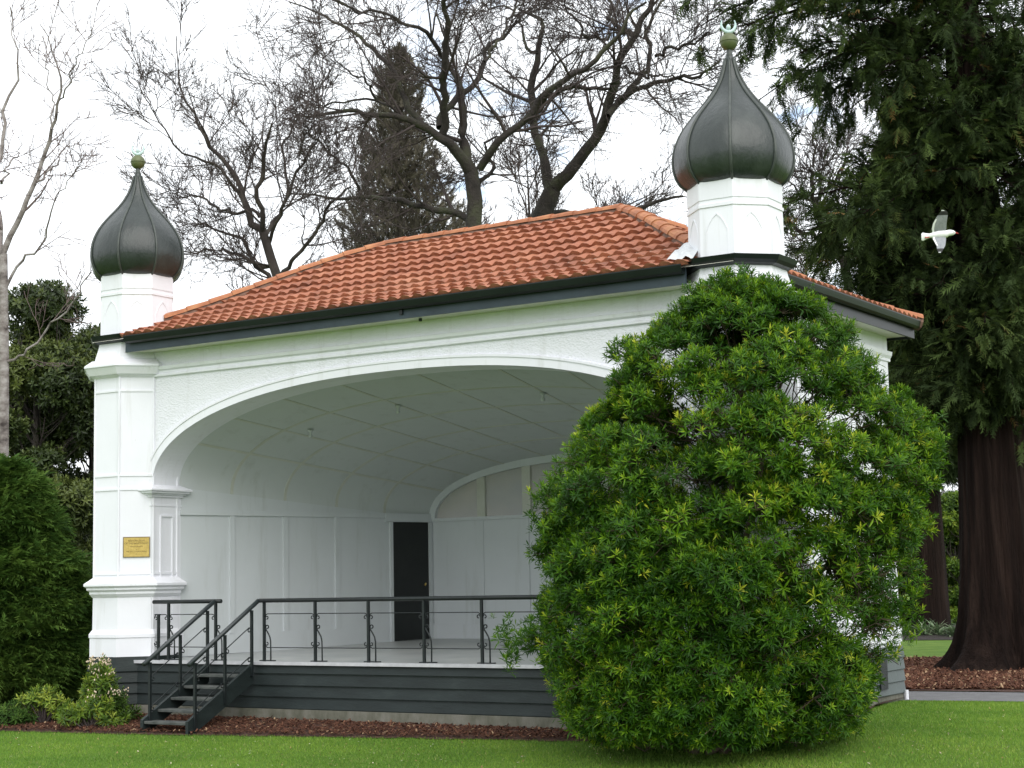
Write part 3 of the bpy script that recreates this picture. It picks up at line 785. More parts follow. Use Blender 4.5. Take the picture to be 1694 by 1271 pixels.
# underlay so no light leaks, and soffit
ud = MB()
ring = [(EX0+.05, EY0+.05), (EX1-.05, EY0+.05), (EX1-.05, EY1-.05), (EX0+.05, EY1-.05)]
ud.add([(x, y, EZ-.03) for x, y in ring]+[(EX0+INS, RYm, RZ-.12), (EX1-INS, RYm, RZ-.12)], [(0, 1, 5, 4), (1, 2, 5), (2, 3, 4, 5), (3, 0, 4)])
ud.add([(x, y, 5.762) for x, y in [(XL, -.34), (XR+.37, -.34), (XR+.37, D_+.15), (XL-.30, D_+.15)]], [(0, 1, 2, 3)])
ud.build('soffit', M['soffit'], roof)
def caps(p, q, name='ridge_cap'):
    p = np.array(p); q = np.array(q); Ld = np.linalg.norm(q-p); n = max(2, int(Ld/.40)); m = MB()
    d = (q-p)/Ld; sd_ = np.cross(d, (0, 0, 1)); sd_ /= np.linalg.norm(sd_); up = np.cross(sd_, d)
    for i in range(n):
        a = p+d*Ld*i/n; b = p+d*(Ld*(i+1)/n+.03); V = []; F = []
        sg = 7
        for c_, wd, hh in ((a, .135, .095), (b, .115, .075)):
            for k in range(sg):
                an = PI*k/(sg-1); V.append(c_+sd_*wd*math.cos(an)+up*(hh*math.sin(an)-.0))
        for k in range(sg-1): F.append((k, k+1, sg+k+1, sg+k))
        F.append(tuple(range(sg))[::-1]); F.append(tuple(range(sg, 2*sg)))
        m.add(V, F)
    return m
def mortar(P):
    m = MB(); m.tube([(a, b, c-.055) for a, b, c in P], .125, 8); return m
def hip_pts(x0, y0, sx, sy, t0=0.0, n=6):
    return [(x0+sx*INS*t, y0+sy*INS*t, rz(t)+.035) for t in np.linspace(t0, 1, n)]
mm = MB()
segs = [[(EX1-INS, RYm, RZ+.035), (EX0+INS, RYm, RZ+.035)]]
M['mortar'] = simple('sooty_mortar', [(.3, (.10, .055, .04)), (.7, (.20, .12, .09))], 9, .95)
o = caps(*segs[0]).build('ridge_cap', M['cap'], roof); mortar(segs[0]).build('mortar_bed', M['mortar'], roof)
for x0, y0, sx, sy, t0_ in ((EX0, EY0, 1, 1, .25), (EX1, EY0, -1, 1, .25), (EX1, EY1, -1, -1, 0), (EX0, EY1, 1, -1, 0)):
    hp = hip_pts(x0, y0, sx, sy, t0_, 6); m = MB()
    for a, b in zip(hp[:-1], hp[1:]):
        c = caps(a, b); m.add(c.V, [f for k in c.F.values() for f in k])
    o = m.build('hip_cap', M['cap'], roof)
    mo = mortar(hp); mo.build('mortar_bed', M['mortar'], roof)
# gutters (half round) and fascia
def gutter(p, q, out):
    m = MB(); out = np.array(out, float); p = np.array(p, float); q = np.array(q, float); V = []; F = []
    prof = [(.0, .0), (.0, -.10), (.03, -.125), (.075, -.125), (.11, -.095), (.125, -.04), (.135, 0), (.135, .018), (.115, .018), (.11, -.03), (.085, -.09), (.02, -.09), (.015, 0)]
    for c_ in (p, q):
        for a, b in prof: V.append(c_+out*a+np.array([0, 0, b*.84]))
    k = len(prof)
    for i in range(k): F.append((i, (i+1) % k, k+(i+1) % k, k+i))
    F += [tuple(range(k))[::-1], tuple(range(k, 2*k))]; m.add(V, F); return m
GZ = 5.975
gx0, gx1 = .45, W-.55
gutter((gx0, -.40, GZ), (gx1+.1, -.40, GZ), (0, -1, 0)).build('gutter', M['gutter'], roof)
gutter((XR+.40, .80, GZ), (XR+.40, D_+.20, GZ), (1, 0, 0)).build('gutter', M['gutter'], roof)
gutter((EX0+.1, D_+.16, GZ), (XR+.40, D_+.16, GZ), (0, 1, 0)).build('gutter', M['gutter'], roof)
fs = MB(); fs.prism([(gx0-.08, -.40, 5.745), (gx0-.08, -.365, 5.745), (gx0-.08, -.365, 5.95), (gx0-.08, -.40, 5.95)], (W-.82, 0, 0)); fs.build('fascia', M['fascia'], roof)
fs = MB(); fs.box((XR+.365, .80, 5.72), (XR+.398, D_+.14, 5.95)); fs.box((XL-.35, D_+.14, 5.72), (XR+.398, D_+.165, 5.95)); fs.build('fascia', M['gutter'], roof)
br = MB(); br.box((5.75, -.43, 5.80), (5.80, -.401, 5.90)); br.build('gutter_bracket', M['gutter'], roof); br = MB(); br.tube([(5.95, -.2, 5.755), (5.95, -.2, 5.715)], .025, 8); br.build('soffit_lamp', M['gutter'], roof)
ldf = MB(); LV = []; LF = []
for a in range(9):
    for b in range(6):
        LV.append((9.98+.045*a, -.42+.085*b, 6.075+.055*b+.022*math.sin(a*1.3+b)+.01*math.cos(b*2.1+a*2)))
for a in range(8):
    for b in range(5): LF.append((a*6+b, (a+1)*6+b, (a+1)*6+b+1, a*6+b+1))
ldf.add(LV, LF); ldf.build('lead_flashing', M['lead'], roof, smooth=True)

# ---- plaque on the left tower (diagonal face)
pn = np.array([math.sqrt(.5), -math.sqrt(.5), 0]); pt = np.array([math.sqrt(.5), math.sqrt(.5), 0])
pc = np.array([TC[0], TC[1], 0])+pn*.642+np.array([0, 0, 2.68])+pt*.01
plq = empty('plaque', pc-np.array([0, 0, .17]), 'small brass plaque with engraved lettering on the left tower of the bandstand', 'plaque')
m = MB(); m.prism([pc+pt*a+np.array([0, 0, b]) for a, b in ((-.20, -.155), (.20, -.155), (.20, .155), (-.20, .155))], pn*.014); m.build('plate', M['brass'], plq)
m = MB()
for a, b, c_, d_ in ((-.205, -.16, .205, -.148), (-.205, .148, .205, .16), (-.205, -.148, -.193, .148), (.193, -.148, .205, .148)):
    m.prism([pc+pt*x+np.array([0, 0, z]) for x, z in ((a, b), (c_, b), (c_, d_), (a, d_))], pn*.018)
m.build('rim', simple('dark_brass_rim', [(.3, (.16, .12, .06)), (.7, (.22, .17, .08))], 30, .5, metal=.3), plq)
def text_mesh(lines):
    VV = []; FF = []; nn0 = 0
    for s, size, z in lines:
        cu = bpy.data.curves.new('t', 'FONT'); cu.body = s; cu.size = size; cu.align_x = 'CENTER'; cu.extrude = 0
        ob = bpy.data.objects.new('t', cu); COL.objects.link(ob)
        dg = bpy.context.evaluated_depsgraph_get(); me = ob.evaluated_get(dg).to_mesh()
        for v in me.vertices: VV.append(pc+pt*v.co.x+np.array([0, 0, v.co.y+z])+pn*.0165)
        for p in me.polygons: FF.append(tuple(i+nn0 for i in p.vertices))
        nn0 = len(VV); ob.evaluated_get(dg).to_mesh_clear(); bpy.data.objects.remove(ob); bpy.data.curves.remove(cu)
    m = MB(); m.V = VV; m.n = len(VV)
    for f in FF: m.F.setdefault(len(f), []).append(f)
    return m
text_mesh([('RESTORATION', .038, .085), ('OF THE BANDSTAND', .038, .045), ('was completed in', .028, .002), ('by', .024, -.045), ('THE CITY COUNCIL PARKS', .026, -.078), ('19', .024, -.118)]).build('lettering', M['letter'], plq)

# ================================================================== RAILINGS AND STEPS
YR = -.11; TOPZ = FL+.895
def curl(mb, c, r, a0, a1, ax, r2=.007, n=10, shrink=.55):
    """spiral in the plane (ax, z)"""
    ax = np.array(ax, float); P = []
    for i, a in enumerate(np.linspace(a0, a1, n)):
        rr = r*(1-(1-shrink)*i/(n-1)); P.append(np.array(c)+ax*rr*math.cos(a)+np.array([0, 0, rr*math.sin(a)]))
    mb.tube(P, r2, 6)
def bay(mb, x0, x1):
    """thin top and bottom bars between two posts with curled ends"""
    ax = np.array([1., 0, 0]); r = .034
    for zt, s in ((FL+.70, -1), (FL+.205, 1)):
        P = [(x0+.035+.02*math.cos(a), YR, 0) for a in ()]
        pts = [(x0+.02, YR, zt+s*.055), (x0+.03, YR, zt+s*.02), (x0+.06, YR, zt), (x0+.15, YR, zt), (x1-.15, YR, zt), (x1-.06, YR, zt), (x1-.03, YR, zt+s*.02), (x1-.02, YR, zt+s*.055)]
        mb.tube(pts, .0075, 6)
        for xc, sg in ((x0+.052, 1), (x1-.052, -1)):
            curl(mb, (xc, YR, zt+s*.06), .030, PI, PI+s*(-1.6*PI)*-1, (sg, 0, 0), .008)
def brace(mb, x):
    pts = [(x+.125, YR, FL+.02), (x+.125, YR, FL+.20), (x+.122, YR, FL+.30), (x+.108, YR, FL+.36), (x+.075, YR, FL+.415), (x+.040, YR, FL+.46), (x+.028, YR, FL+.50)]
    mb.tube(pts, .0105, 6); curl(mb, (x+.06, YR, FL+.505), .032, PI, PI-1.6*PI, (1, 0, 0), .0095)
def railing(name, xs, xa, xb, label, anchors):
    r = empty(name, ((xa+xb)/2, YR, FL), label, 'railing', 'iron railings along the stage front')
    tr_ = MB(); tr_.tube([(xa, YR, TOPZ), (xb, YR, TOPZ)], .031, 12); tr_.build('top_rail', M['iron'], r, smooth=True)
    for x in xs:
        m = MB(); m.box((x-.018, YR-.018, FL), (x+.018, YR+.018, TOPZ-.01)); po = m.build('post', M['iron'], r)
        m = MB(); m.box((x-.07, YR-.03, FL+.008), (x+.20, YR+.03, FL+.022)); m.build('base_plate', M['iron'], po)
        m = MB(); brace(m, x); m.build('scroll_brace', M['iron'], po, smooth=True)
    for a, b in zip(anchors[:-1], anchors[1:]):
        m = MB(); bay(m, a, b); m.build('scroll_bar', M['iron'], r, smooth=True)
    return r
r1 = railing('railing', [1.04, 2.01], .72, 2.12, 'short black iron railing between the left tower and the steps', [.72, 1.04, 2.01])
m = MB(); m.box((.81, YR-.018, FL), (.845, YR+.018, FL+.70)); m.box((.76, YR-.02, FL+.69), (.86, YR+.02, FL+.71)); m.build('post', M['iron'], r1)
xs = [2.97+.968*k for k in range(8)]
railing('railing', xs, 2.88, W-.75, 'long black iron railing running right from the steps along the stage edge', xs)

stp = empty('steps', (2.46, -.9, 0), 'dark metal steps with open risers and sloping handrails up to the stage', 'steps')
XA, XBs = 2.03, 2.90; Y0s, Y1s = -.30, -1.62; Zb0, Zb1 = FL-.02, .03
for X_ in (XA, XBs):
    m = MB(); x0 = X_-.025
    m.prism([(x0, Y0s, FL-.01), (x0, Y0s, FL-.30), (x0, Y1s+.02, -.03), (x0, Y1s-.06, -.03), (x0, Y1s-.06, .17)], (.05, 0, 0)); m.build('stringer', M['green'], stp)
    h0 = np.array([X_, Y0s+.14, TOPZ]); h1 = np.array([X_, Y1s-.02, FL+.03]); m = MB()
    m.tube([h0, h0+(h1-h0)*.1+np.array([0, 0, .0]), h1], .033, 12); hr = m.build('handrail', simple('worn_handrail', [(.3, (.012, .018, .020)), (.7, (.032, .040, .044))], 8, .38, stretch=(4, 1, 1)), stp, smooth=True)
    ss_ = [(-.42, .62), (-.98, .30), (-1.55, .0)]
    sl_ = (h1[2]-h0[2])/(h1[1]-h0[1])
    pys = [-.36, -.94, -1.56]
    for y in pys:
        zt = h0[2]+sl_*(y-h0[1])-.02; zb = max(.0, FL-.1+(y-Y0s)*.62-.06) if y > -1.5 else -.02
        m = MB(); m.box((X_+.026, y-.018, zb), (X_+.062, y+.018, zt)); m.build('post', M['iron'], stp)
    m = MB()
    for ya, yb in zip(pys[:-1], pys[1:]):
        for o_ in (-.24, -.67):
            za = h0[2]+sl_*(ya-h0[1])+o_; zb_ = h0[2]+sl_*(yb-h0[1])+o_
            m.tube([(X_+.044, ya-.025, za-.05), (X_+.044, ya-.055, za-.03), (X_+.044, yb+.05, zb_+.035), (X_+.044, yb+.025, zb_+.0)], .0075, 6)
            curl(m, (X_+.044, ya-.055, za-.075), .03, PI/2, PI/2+1.5*PI, (0, 1, 0), .008)
            curl(m, (X_+.044, yb+.055, zb_-.02), .03, PI/2, PI/2-1.5*PI, (0, 1, 0), .008)
    m.build('scroll_bar', M['iron'], stp, smooth=True)
for k in range(5):
    z = .155+.150*k; y = -1.56+.268*k
    m = MB(); m.box((XA+.026, y-.10, z-.04), (XBs-.026, y+.15, z)); m.build('tread', simple('worn_tread', [(.3, (.03, .036, .034)), (.7, (.10, .105, .10))], 6, .7) if k == 0 else bpy.data.materials['worn_tread'], stp, bevel=.006)

# ================================================================== GULL
def gull():
    c = at(1552, 388, 18.5); X = R2; Yw = U2; Zf = -Fv
    X = X*math.cos(.04)+Yw*math.sin(.04); Yw = np.cross(Zf, X)
    root = empty('gull', c, 'white and grey gull with red bill gliding in front of the dark conifer', 'bird')
    P = lambda a, b, d=0: c+X*a+Yw*b+Zf*d
    # body: rings along X
    prof = [(-.185, .003, .035), (-.17, .010, .047), (-.13, .013, .033), (-.09, .02, .024), (-.05, .032, .034), (0, .042, .043), (.05, .046, .046), (.09, .042, .041), (.12, .035, .034), (.145, .032, .032), (.165, .027, .027), (.183, .016, .016), (.192, .005, .005)]
    n = 14; V = []; F = []
    for x, h, wv in prof:
        dy = -.012*max(0, -x)/.1+(.012 if x > .1 else 0)
        for k in range(n):
            a = 2*PI*k/n; V.append(P(x, dy+wv*math.cos(a), h*math.sin(a)))
    for i in range(len(prof)-1):
        for k in range(n): F.append((i*n+k, i*n+(k+1) % n, (i+1)*n+(k+1) % n, (i+1)*n+k))
    mi = [0]*len(F)
    F.append(tuple(range(n))); F.append(tuple((len(prof)-1)*n+k for k in range(n))); mi += [0, 0]
    # wings (span along +-Y of picture) : stations (span, xlead, xtrail, dz)
    def wing(sg, st):
        nonlocal V, F, mi
        b0 = len(V); k = 5
        for s, xl, xt, dz in st:
            for q, th in ((0, 0), (.3, .008), (.6, .005), (.85, .003), (1, 0)): V.append(P(xl+(xt-xl)*q, sg*s, dz+th))
            for q, th in ((0, 0), (.3, -.006), (.6, -.003), (.85, -.001), (1, 0)): V.append(P(xl+(xt-xl)*q, sg*s, dz+th))
        for i in range(len(st)-1):
            for lay in (0, 5):
                for j in range(4):
                    a = b0+i*10+lay+j; F.append((a, a+1, a+11, a+10)); fr = i/(len(st)-2)
                    m_ = 1
                    if j == 3 and i < 3: m_ = 0
                    if i >= len(st)-4: m_ = 2
                    if i == len(st)-2: m_ = 0 if j > 0 else 2
                    mi.append(m_)
    wing(1, [(.01, .075, -.06, 0), (.06, .085, -.075, .03), (.11, .082, -.068, .055), (.16, .086, -.045, .075), (.20, .092, -.02, .09), (.225, .088, .0, .10), (.245, .07, .015, .108), (.255, .045, .02, .11)])
    wing(-1, [(.01, .07, -.06, 0), (.05, .075, -.07, .04), (.09, .06, -.06, .075), (.13, .045, -.05, .11), (.165, .02, -.055, .14), (.19, .0, -.055, .16), (.205, -.01, -.05, .17), (.212, -.02, -.045, .175)])
    gm = [simple('gull_white', [(.3, (.74, .75, .74)), (.7, (.82, .82, .82))], 20, .7), simple('gull_grey', [(.3, (.20, .21, .23)), (.7, (.30, .31, .33))], 30, .8), simple('gull_black', [(.3, (.012, .012, .012)), (.7, (.02, .02, .02))], 20, .7)]
    F4 = [f for f in F if len(f) == 4]; m4 = [b for a, b in zip(F, mi) if len(a) == 4]
    Fn = [f for f in F if len(f) > 4]
    link_mesh('body', V, [np.array(F4), np.array(Fn)], gm, root, True, m4+[0]*len(Fn))
    m = MB(); m.tube([P(.187, .012, 0), P(.20, .009, 0), P(.215, .003, 0), P(.224, -.003, 0)], [.0085, .0075, .005, .002], 8); m.build('bill', simple('red_bill', [(.3, (.36, .03, .03)), (.7, (.45, .05, .04))], 20, .5), root, smooth=True)
    m = MB(); m.tube([P(-.10, -.028, .012), P(-.13, -.032, .018), P(-.15, -.03, .018)], [.006, .006, .009], 6); m.build('foot', bpy.data.materials['red_bill'], root, smooth=True)
    m = MB(); e = P(.168, .016, .026); m.lathe((0, 0), [(.004*math.sin(a), .004*math.cos(a)) for a in np.linspace(.1, 3.0, 6)], 8); m.V = [tuple(np.array(v)+e) for v in m.V]; m.build('eye', gm[2], root, smooth=True)
gull()
#FOLIAGE
# ================================================================== FOLIAGE AND TREES
def tubes(name, sets, mat, parent, sides=4):
    """sets: list of (P (N,K,3), r (N,K)) -> one mesh"""
    VV = []; FF = []; off = 0
    for P, r in sets:
        N, K, _ = P.shape; s = sides if not isinstance(sides, dict) else sides.get(K, 4)
        T = np.gradient(P, axis=1); T /= np.linalg.norm(T, axis=2)[..., None]+1e-9
        ref = np.where(np.abs(T[:, :1, 2:3]) < .8, np.array([0, 0, 1.]), np.array([1., 0, 0])); ref = np.broadcast_to(ref, T.shape)
        A = np.cross(T, ref); A /= np.linalg.norm(A, axis=2)[..., None]+1e-9; B = np.cross(T, A)
        an = 2*PI*np.arange(s)/s
        V = P[:, :, None]+r[:, :, None, None]*(np.cos(an)[:, None]*A[:, :, None]+np.sin(an)[:, None]*B[:, :, None])
        VV.append(V.reshape(-1, 3)); base = np.arange(N)[:, None, None]*K*s+np.arange(K-1)[None, :, None]*s+off
        k = np.arange(s)[None, None]; k2 = (k+1) % s
        FF.append(np.stack([base+k, base+k2, base+s+k2, base+s+k], -1).reshape(-1, 4)); off += N*K*s
    return link_mesh(name, np.concatenate(VV), FF, mat, parent, True)

def grow(P, r, m, ln, ang, wig, up=.15, K2=5, t0=.25, rf=.55, rmin=.008, taper=.35, out=None):
    """children of polylines P; ln = (lo, hi) length"""
    N, K, _ = P.shape; n = N*m
    pi = np.repeat(np.arange(N), m); t = rng.uniform(t0, 1, n)*(K-1)
    i = np.minimum(t.astype(int), K-2); f = (t-i)[:, None]
    S = P[pi, i]*(1-f)+P[pi, i+1]*f; T = P[pi, i+1]-P[pi, i]; T /= np.linalg.norm(T, axis=1)[:, None]+1e-9
    R = (r[pi, i]*(1-f[:, 0])+r[pi, i+1]*f[:, 0])*rf*rng.uniform(.7, 1.1, n); R = np.maximum(R, rmin)
    side = rng.normal(size=(n, 3)); side -= (side*T).sum(1)[:, None]*T; side /= np.linalg.norm(side, axis=1)[:, None]
    a = np.radians(rng.uniform(ang[0], ang[1], n))[:, None]; D = T*np.cos(a)+side*np.sin(a)
    Ls = rng.uniform(ln[0], ln[1], n)*(1-.35*t/(K-1)); C = [S]
    for j in range(K2-1):
        D = D+rng.normal(0, wig, (n, 3))+np.array([0, 0, up/(K2-1)]); D /= np.linalg.norm(D, axis=1)[:, None]
        C.append(C[-1]+D*(Ls/(K2-1))[:, None])
    rr = R[:, None]*np.linspace(1, taper, K2)[None]
    return np.stack(C, 1), np.maximum(rr, rmin*.8)

def resample(p, K):
    p = np.array(p, float); d = np.r_[0, np.cumsum(np.linalg.norm(np.diff(p[:, :3], axis=0), axis=1))]; t = np.linspace(0, d[-1], K)
    return np.stack([np.interp(t, d, p[:, i]) for i in range(p.shape[1])], 1)

def guided(limbs, d0, K=18, wig=.055, dj=3.0):
    """limbs traced as (u, v, radius m) seen at a depth; each limb leans nearer or farther as it leaves the trunk"""
    Ps = []; Rs = []
    for q in limbs:
        pts = q[1]; z0, z1 = q[0]
        P = resample([(*at(u, v, d0), r) for u, v, r in pts], K)
        dd = np.linspace(z0, z1, K)**1.0
        X = P[:, :3]; ray_ = X-CAM; X = CAM+ray_*(1+dd/d0)[:, None]
        n = np.cumsum(rng.normal(0, wig, (K, 3)), axis=0); n -= np.linspace(0, 1, K)[:, None]*n[-1]; n[0] = 0
        Ps.append(X+n); Rs.append(P[:, 3])
    return np.stack(Ps), np.stack(Rs)

def bare_tree(name, label, trunk_px, limbs, d0, mats, k=1.0, m=(7, 5, 5, 3), ln=((1.6, 3.2), (.9, 1.6), (.5, .9), (.25, .5)), rmin=.011, up=.25, group=None, name_cat='tree'):
    trunk_px = [(a, b, c*k) for a, b, c in trunk_px]; limbs = [(z, [(a, b, max(.008, c*k)) for a, b, c in l]) for z, l in limbs]
    u, v, r = trunk_px[0]; top = at(u, v, d0); base = np.array([top[0], top[1], float(gh(top[0], top[1]))-.1])
    root = empty(name, base, label, name_cat, group)
    K = 12; P = [(*(base), r*1.5), (*(base+[0, 0, .5]), r*1.15)]+[(*at(a, b, d0), c) for a, b, c in trunk_px]
    P = resample(P, 16); tubes('trunk', [(P[None, :, :3], P[None, :, 3])], mats[0], root, 14)
    LP, LR = guided(limbs, d0)
    tubes('limb', [(LP, LR)], mats[0], root, 8)
    a = grow(LP, LR, m[0], ln[0], (28, 60), .13, up, 7, .12, .5, rmin*1.4)
    b = grow(*a, m[1], ln[1], (25, 55), .15, up, 6, .15, .6, rmin*1.15)
    c = grow(*b, m[2], ln[2], (25, 55), .16, up, 5, .15, .65, rmin)
    sets = [c]; 
    if m[3]: sets.append(grow(*c, m[3], ln[3], (25, 55), .2, up, 3, .2, .8, rmin*.8))
    tubes('branches', [a, b], mats[1], root, 5); tubes('twigs', sets, mats[1], root, 3)
    return root

def wild_tree(name, label, base, h, spread, mats, n1=12, m=(7, 6, 5), r=.22, rmin=.012, up=.35, bare=.3, ang=(20, 50), group=None):
    base = np.array(base, float); base[2] = float(gh(base[0], base[1]))-.1
    root = empty(name, base, label, 'tree', group)
    K = 12; T = np.linspace(0, 1, K); P = base+np.c_[np.cumsum(rng.normal(0, h*.008, (K, 2)), axis=0), T*h*.85]; P[0] = base
    R = r*(1-.8*T); R[0] = r*1.35
    tubes('trunk', [(P[None], R[None])], mats[0], root, 12)
    a = grow(P[None], R[None], n1, (spread*.7, spread*1.15), ang, .16, up*1.5, 9, bare, .55, .03)
    b = grow(*a, m[0], (spread*.25, spread*.5), (22, 55), .2, up, 7, .2, .55, rmin*1.5)
    c = grow(*b, m[1], (spread*.12, spread*.25), (22, 55), .2, up, 5, .15, .6, rmin*1.1)
    e = grow(*c, m[2], (spread*.06, spread*.12), (22, 55), .2, up, 4, .15, .7, rmin)
    tubes('branches', [a, b], mats[1], root, 5); tubes('twigs', [c, e], mats[1], root, 3)
    return root

# ---------------- templates
def T_leaf(l=1., w=.2, bend=-.12, fold=.04):
    V = [(0, 0, 0), (-w/2, .42*l, fold), (0, .45*l, 0), (w/2, .42*l, fold), (-w*.36, .75*l, fold+bend*.5), (0, .76*l, bend*.5), (w*.36, .75*l, fold+bend*.5), (0, l, bend)]
    F3 = [(0, 2, 1), (0, 3, 2), (4, 5, 7), (5, 6, 7)]; F4 = [(1, 2, 5, 4), (2, 3, 6, 5)]
    return V, F3, F4
def join(parts):
    V = []; F3 = []; F4 = []; tt = []
    for (v, f3, f4), M3, off, ti in parts:
        n = len(V); v = np.array(v)@np.array(M3).T+np.array(off); V += [tuple(x) for x in v]; tt += [ti]*len(v)
        F3 += [tuple(i+n for i in f) for f in f3]; F4 += [tuple(i+n for i in f) for f in f4]
    return np.array(V), [np.array(x) for x in (F3, F4) if len(x)], np.array(tt)
def rosette(nl=15, seed=1, w=.2, tm=88):
    """whorl of leaves round +y; inner leaves younger (higher tint)"""
    rg = np.random.default_rng(seed); parts = []
    for i in range(nl):
        f = i/(nl-1); tilt = math.radians(10+tm*f**.8+rg.uniform(-8, 8)); az = i*2.399+rg.uniform(-.3, .3)
        d = np.array([math.sin(tilt)*math.cos(az), math.cos(tilt), math.sin(tilt)*math.sin(az)])
        x = np.cross(d, (0, 1, .01)); x /= np.linalg.norm(x); z = np.cross(x, d); Lf = (.62+.4*f)*rg.uniform(.85, 1.1)
        Mx = np.stack([x, d, z], 1)*Lf
        parts.append((T_leaf(1, w), Mx, (0, -.55*f+.1, 0), .30*(1-f)**1.5))
    return join(parts)
def frond(n=7, seed=2, lw=.07, droop=.25, l=.33, tri=True):
    rg = np.random.default_rng(seed); V = []; F = []; tt = []
    for i in range(n):
        y = (i+.5)/n
        for s in (-1, 1):
            a = math.radians(rg.uniform(30, 60)); ll = l*(1.15-.6*y)*rg.uniform(.7, 1.2); x1 = s*math.sin(a)*ll; y1 = y+math.cos(a)*ll
            zd = -droop*y*y; ze = zd-droop*.35+rg.uniform(-.08, .08); n0 = len(V)
            V += [(0, y-lw/2, zd), (0, y+lw/2, zd), (x1, y1, ze)]; F.append((n0, n0+1, n0+2)); tt += [0, 0, .12]
    n0 = len(V); V += [(-.012, 0, 0), (.012, 0, 0), (0, 1.1, -droop)]; F.append((n0, n0+1, n0+2)); tt += [0, 0, 0]
    return np.array(V), [np.array(F)], np.array(tt)

def scat(name, P, D, S, tmpl, mat, tint, parent, up=None, var=None):
    TV, TF, tt = tmpl
    ti = np.clip(tint[:, None]+tt[None], 0, 1)
    return scatter(name, P, basis(D, up), S, TV, TF, mat, ti, parent)
upv = lambda n, s=.4: np.tile([0, 0, 1.], (n, 1))+rng.normal(0, s, (n, 3))

# ---------------- big glossy bush by the right tower
def big_bush():
    B = np.array([10.7, -1.05, 0]); B[2] = float(gh(B[0], B[1]))
    root = empty('evergreen_shrub', B, 'large rounded glossy green shrub hiding the right tower of the bandstand', 'shrub')
    d0 = float((B-CAM)@Fv)
    # silhouette traced as (v, left u, right u)
    sil = [(452, 1196, 1232), (480, 1165, 1262), (520, 1125, 1350), (560, 1085, 1405), (600, 1012, 1440), (650, 992, 1478), (690, 970, 1545), (740, 938, 1556), (800, 905, 1560), (850, 896, 1548),
           (900, 880, 1530), (950, 872, 1512), (1000, 872, 1500), (1050, 872, 1488), (1100, 892, 1470), (1150, 915, 1452), (1190, 935, 1435), (1212, 970, 1405), (1232, 1060, 1330)]
    sv = np.array([s[0] for s in sil], float); sl = np.array([s[1] for s in sil], float); sr = np.array([s[2] for s in sil], float)
    tips = []; nrm = []; size = []
    # clumps on and within the envelope
    nc = 1250; C = []; 
    for i in range(nc):
        v = rng.choice([rng.uniform(480, 1212), rng.uniform(490, 780), rng.uniform(760, 1100), rng.uniform(800, 1060), rng.uniform(1080, 1214)]); l, r_ = np.interp(v, sv, sl), np.interp(v, sv, sr)
        c, hw = (l+r_)/2, (r_-l)/2; th = rng.uniform(-PI, PI); rad = rng.uniform(.2, .97)**.6
        if rng.random() < .60: rad = rng.uniform(.84, 1.0)
        hw = max(6, hw-13)
        dx = hw*rad*math.sin(th); dz = -hw*rad*math.cos(th)/FPX*d0*.92
        lob = math.sin(v*.021+th*2.3)+math.sin(v*.013-th*3.1+1)+.8*math.sin(v*.041+th*5)
        if rad > .8: rad -= .10*(1-lob/2.5)*rng.random()
        C.append((at(c+hw*rad*math.sin(th), v, d0-hw*rad*math.cos(th)/FPX*d0*.92), rad))
    cen = at(1190, 900, d0)
    Ps = []; Ds = []; Ti = []; stems = []
    for c, rad in C:
        if c[1] > -.55 and c[0] < 11.6 and c[0] > 9.6: c[1] = -.55-rng.uniform(0, .5)
        out = c-cen; out[2] *= .8; out /= np.linalg.norm(out)+1e-6
        rc = rng.uniform(.18, .32); k = int(rng.uniform(30, 44)*rad)
        dirs = unit(k*2)+out*.6+np.array([0, 0, .55]); dirs /= np.linalg.norm(dirs, axis=1)[:, None]; dirs = dirs[:k]
        p = c+dirs*rc*rng.uniform(.58, 1.08, (k, 1))*np.array([1.05, 1.05, .82]); Ps.append(p); D = dirs*.8+np.array([0, 0, .5])+rng.normal(0, .2, (k, 3)); Ds.append(D)
        Ti.append(np.full(k, rng.normal(0, .09))); stems.append((c, p))
    P = np.concatenate(Ps); D = np.concatenate(Ds); T0 = np.concatenate(Ti)
    # a hole low on the right where the white wall shows
    rel = P-CAM; z = rel@Fv; u = 847+FPX*(rel@R2)/z; v = 635.5-FPX*(rel@U2)/z
    hole = (((u-1425)/62)**2+((v-975)/95)**2 < 1) & (rng.random(len(P)) < .62) | (((u-1470)/45)**2+((v-1070)/40)**2 < 1) & (rng.random(len(P)) < .75) | ((u > 1455) & (v > 1095) & (v < 1170)) | (((u-1345)/30)**2+((v-925)/35)**2 < 1) & (rng.random(len(P)) < .5)
    keep = ~hole & (v < 1236+rng.normal(0, 5, len(P))) & (P[:, 2] > gh(P[:, 0], P[:, 1])+.05) & ~((P[:, 1] > -.32) & (P[:, 0] < 11.5)); P, D, T0, = P[keep], D[keep], T0[keep]
    # stray leader shoots
    ex = []; ed = []
    for (u, v, r_) in ((1200, 452, 9), (1228, 446, 8), (1195, 480, 14), (1230, 475, 14), (1337, 492, 10), (1352, 500, 9), (1362, 515, 14), (1050, 585, 16), (1075, 582, 14), (1030, 605, 18), (1120, 545, 14), (840, 1042, 18), (860, 1060, 20), (875, 1030, 16), (850, 1085, 14), (1540, 695, 16), (1555, 712, 14), (1430, 605, 14), (1445, 640, 18), (1505, 1010, 22), (1520, 985, 18), (1490, 1040, 18), (1480, 1075, 12), (1470, 1000, 16), (890, 865, 14), (905, 815, 16)):
        for _ in range(int(r_*.9)):
            ex.append(at(u+rng.normal(0, r_*.6), v+rng.normal(0, r_*.8), d0+rng.uniform(-.5, .3))); ed.append(np.array([0, 0, .9])+rng.normal(0, .45, 3))
    ex = np.array(ex); P = np.concatenate([P, ex]); D = np.concatenate([D, ed]); T0 = np.concatenate([T0, np.full(len(ex), .05)])
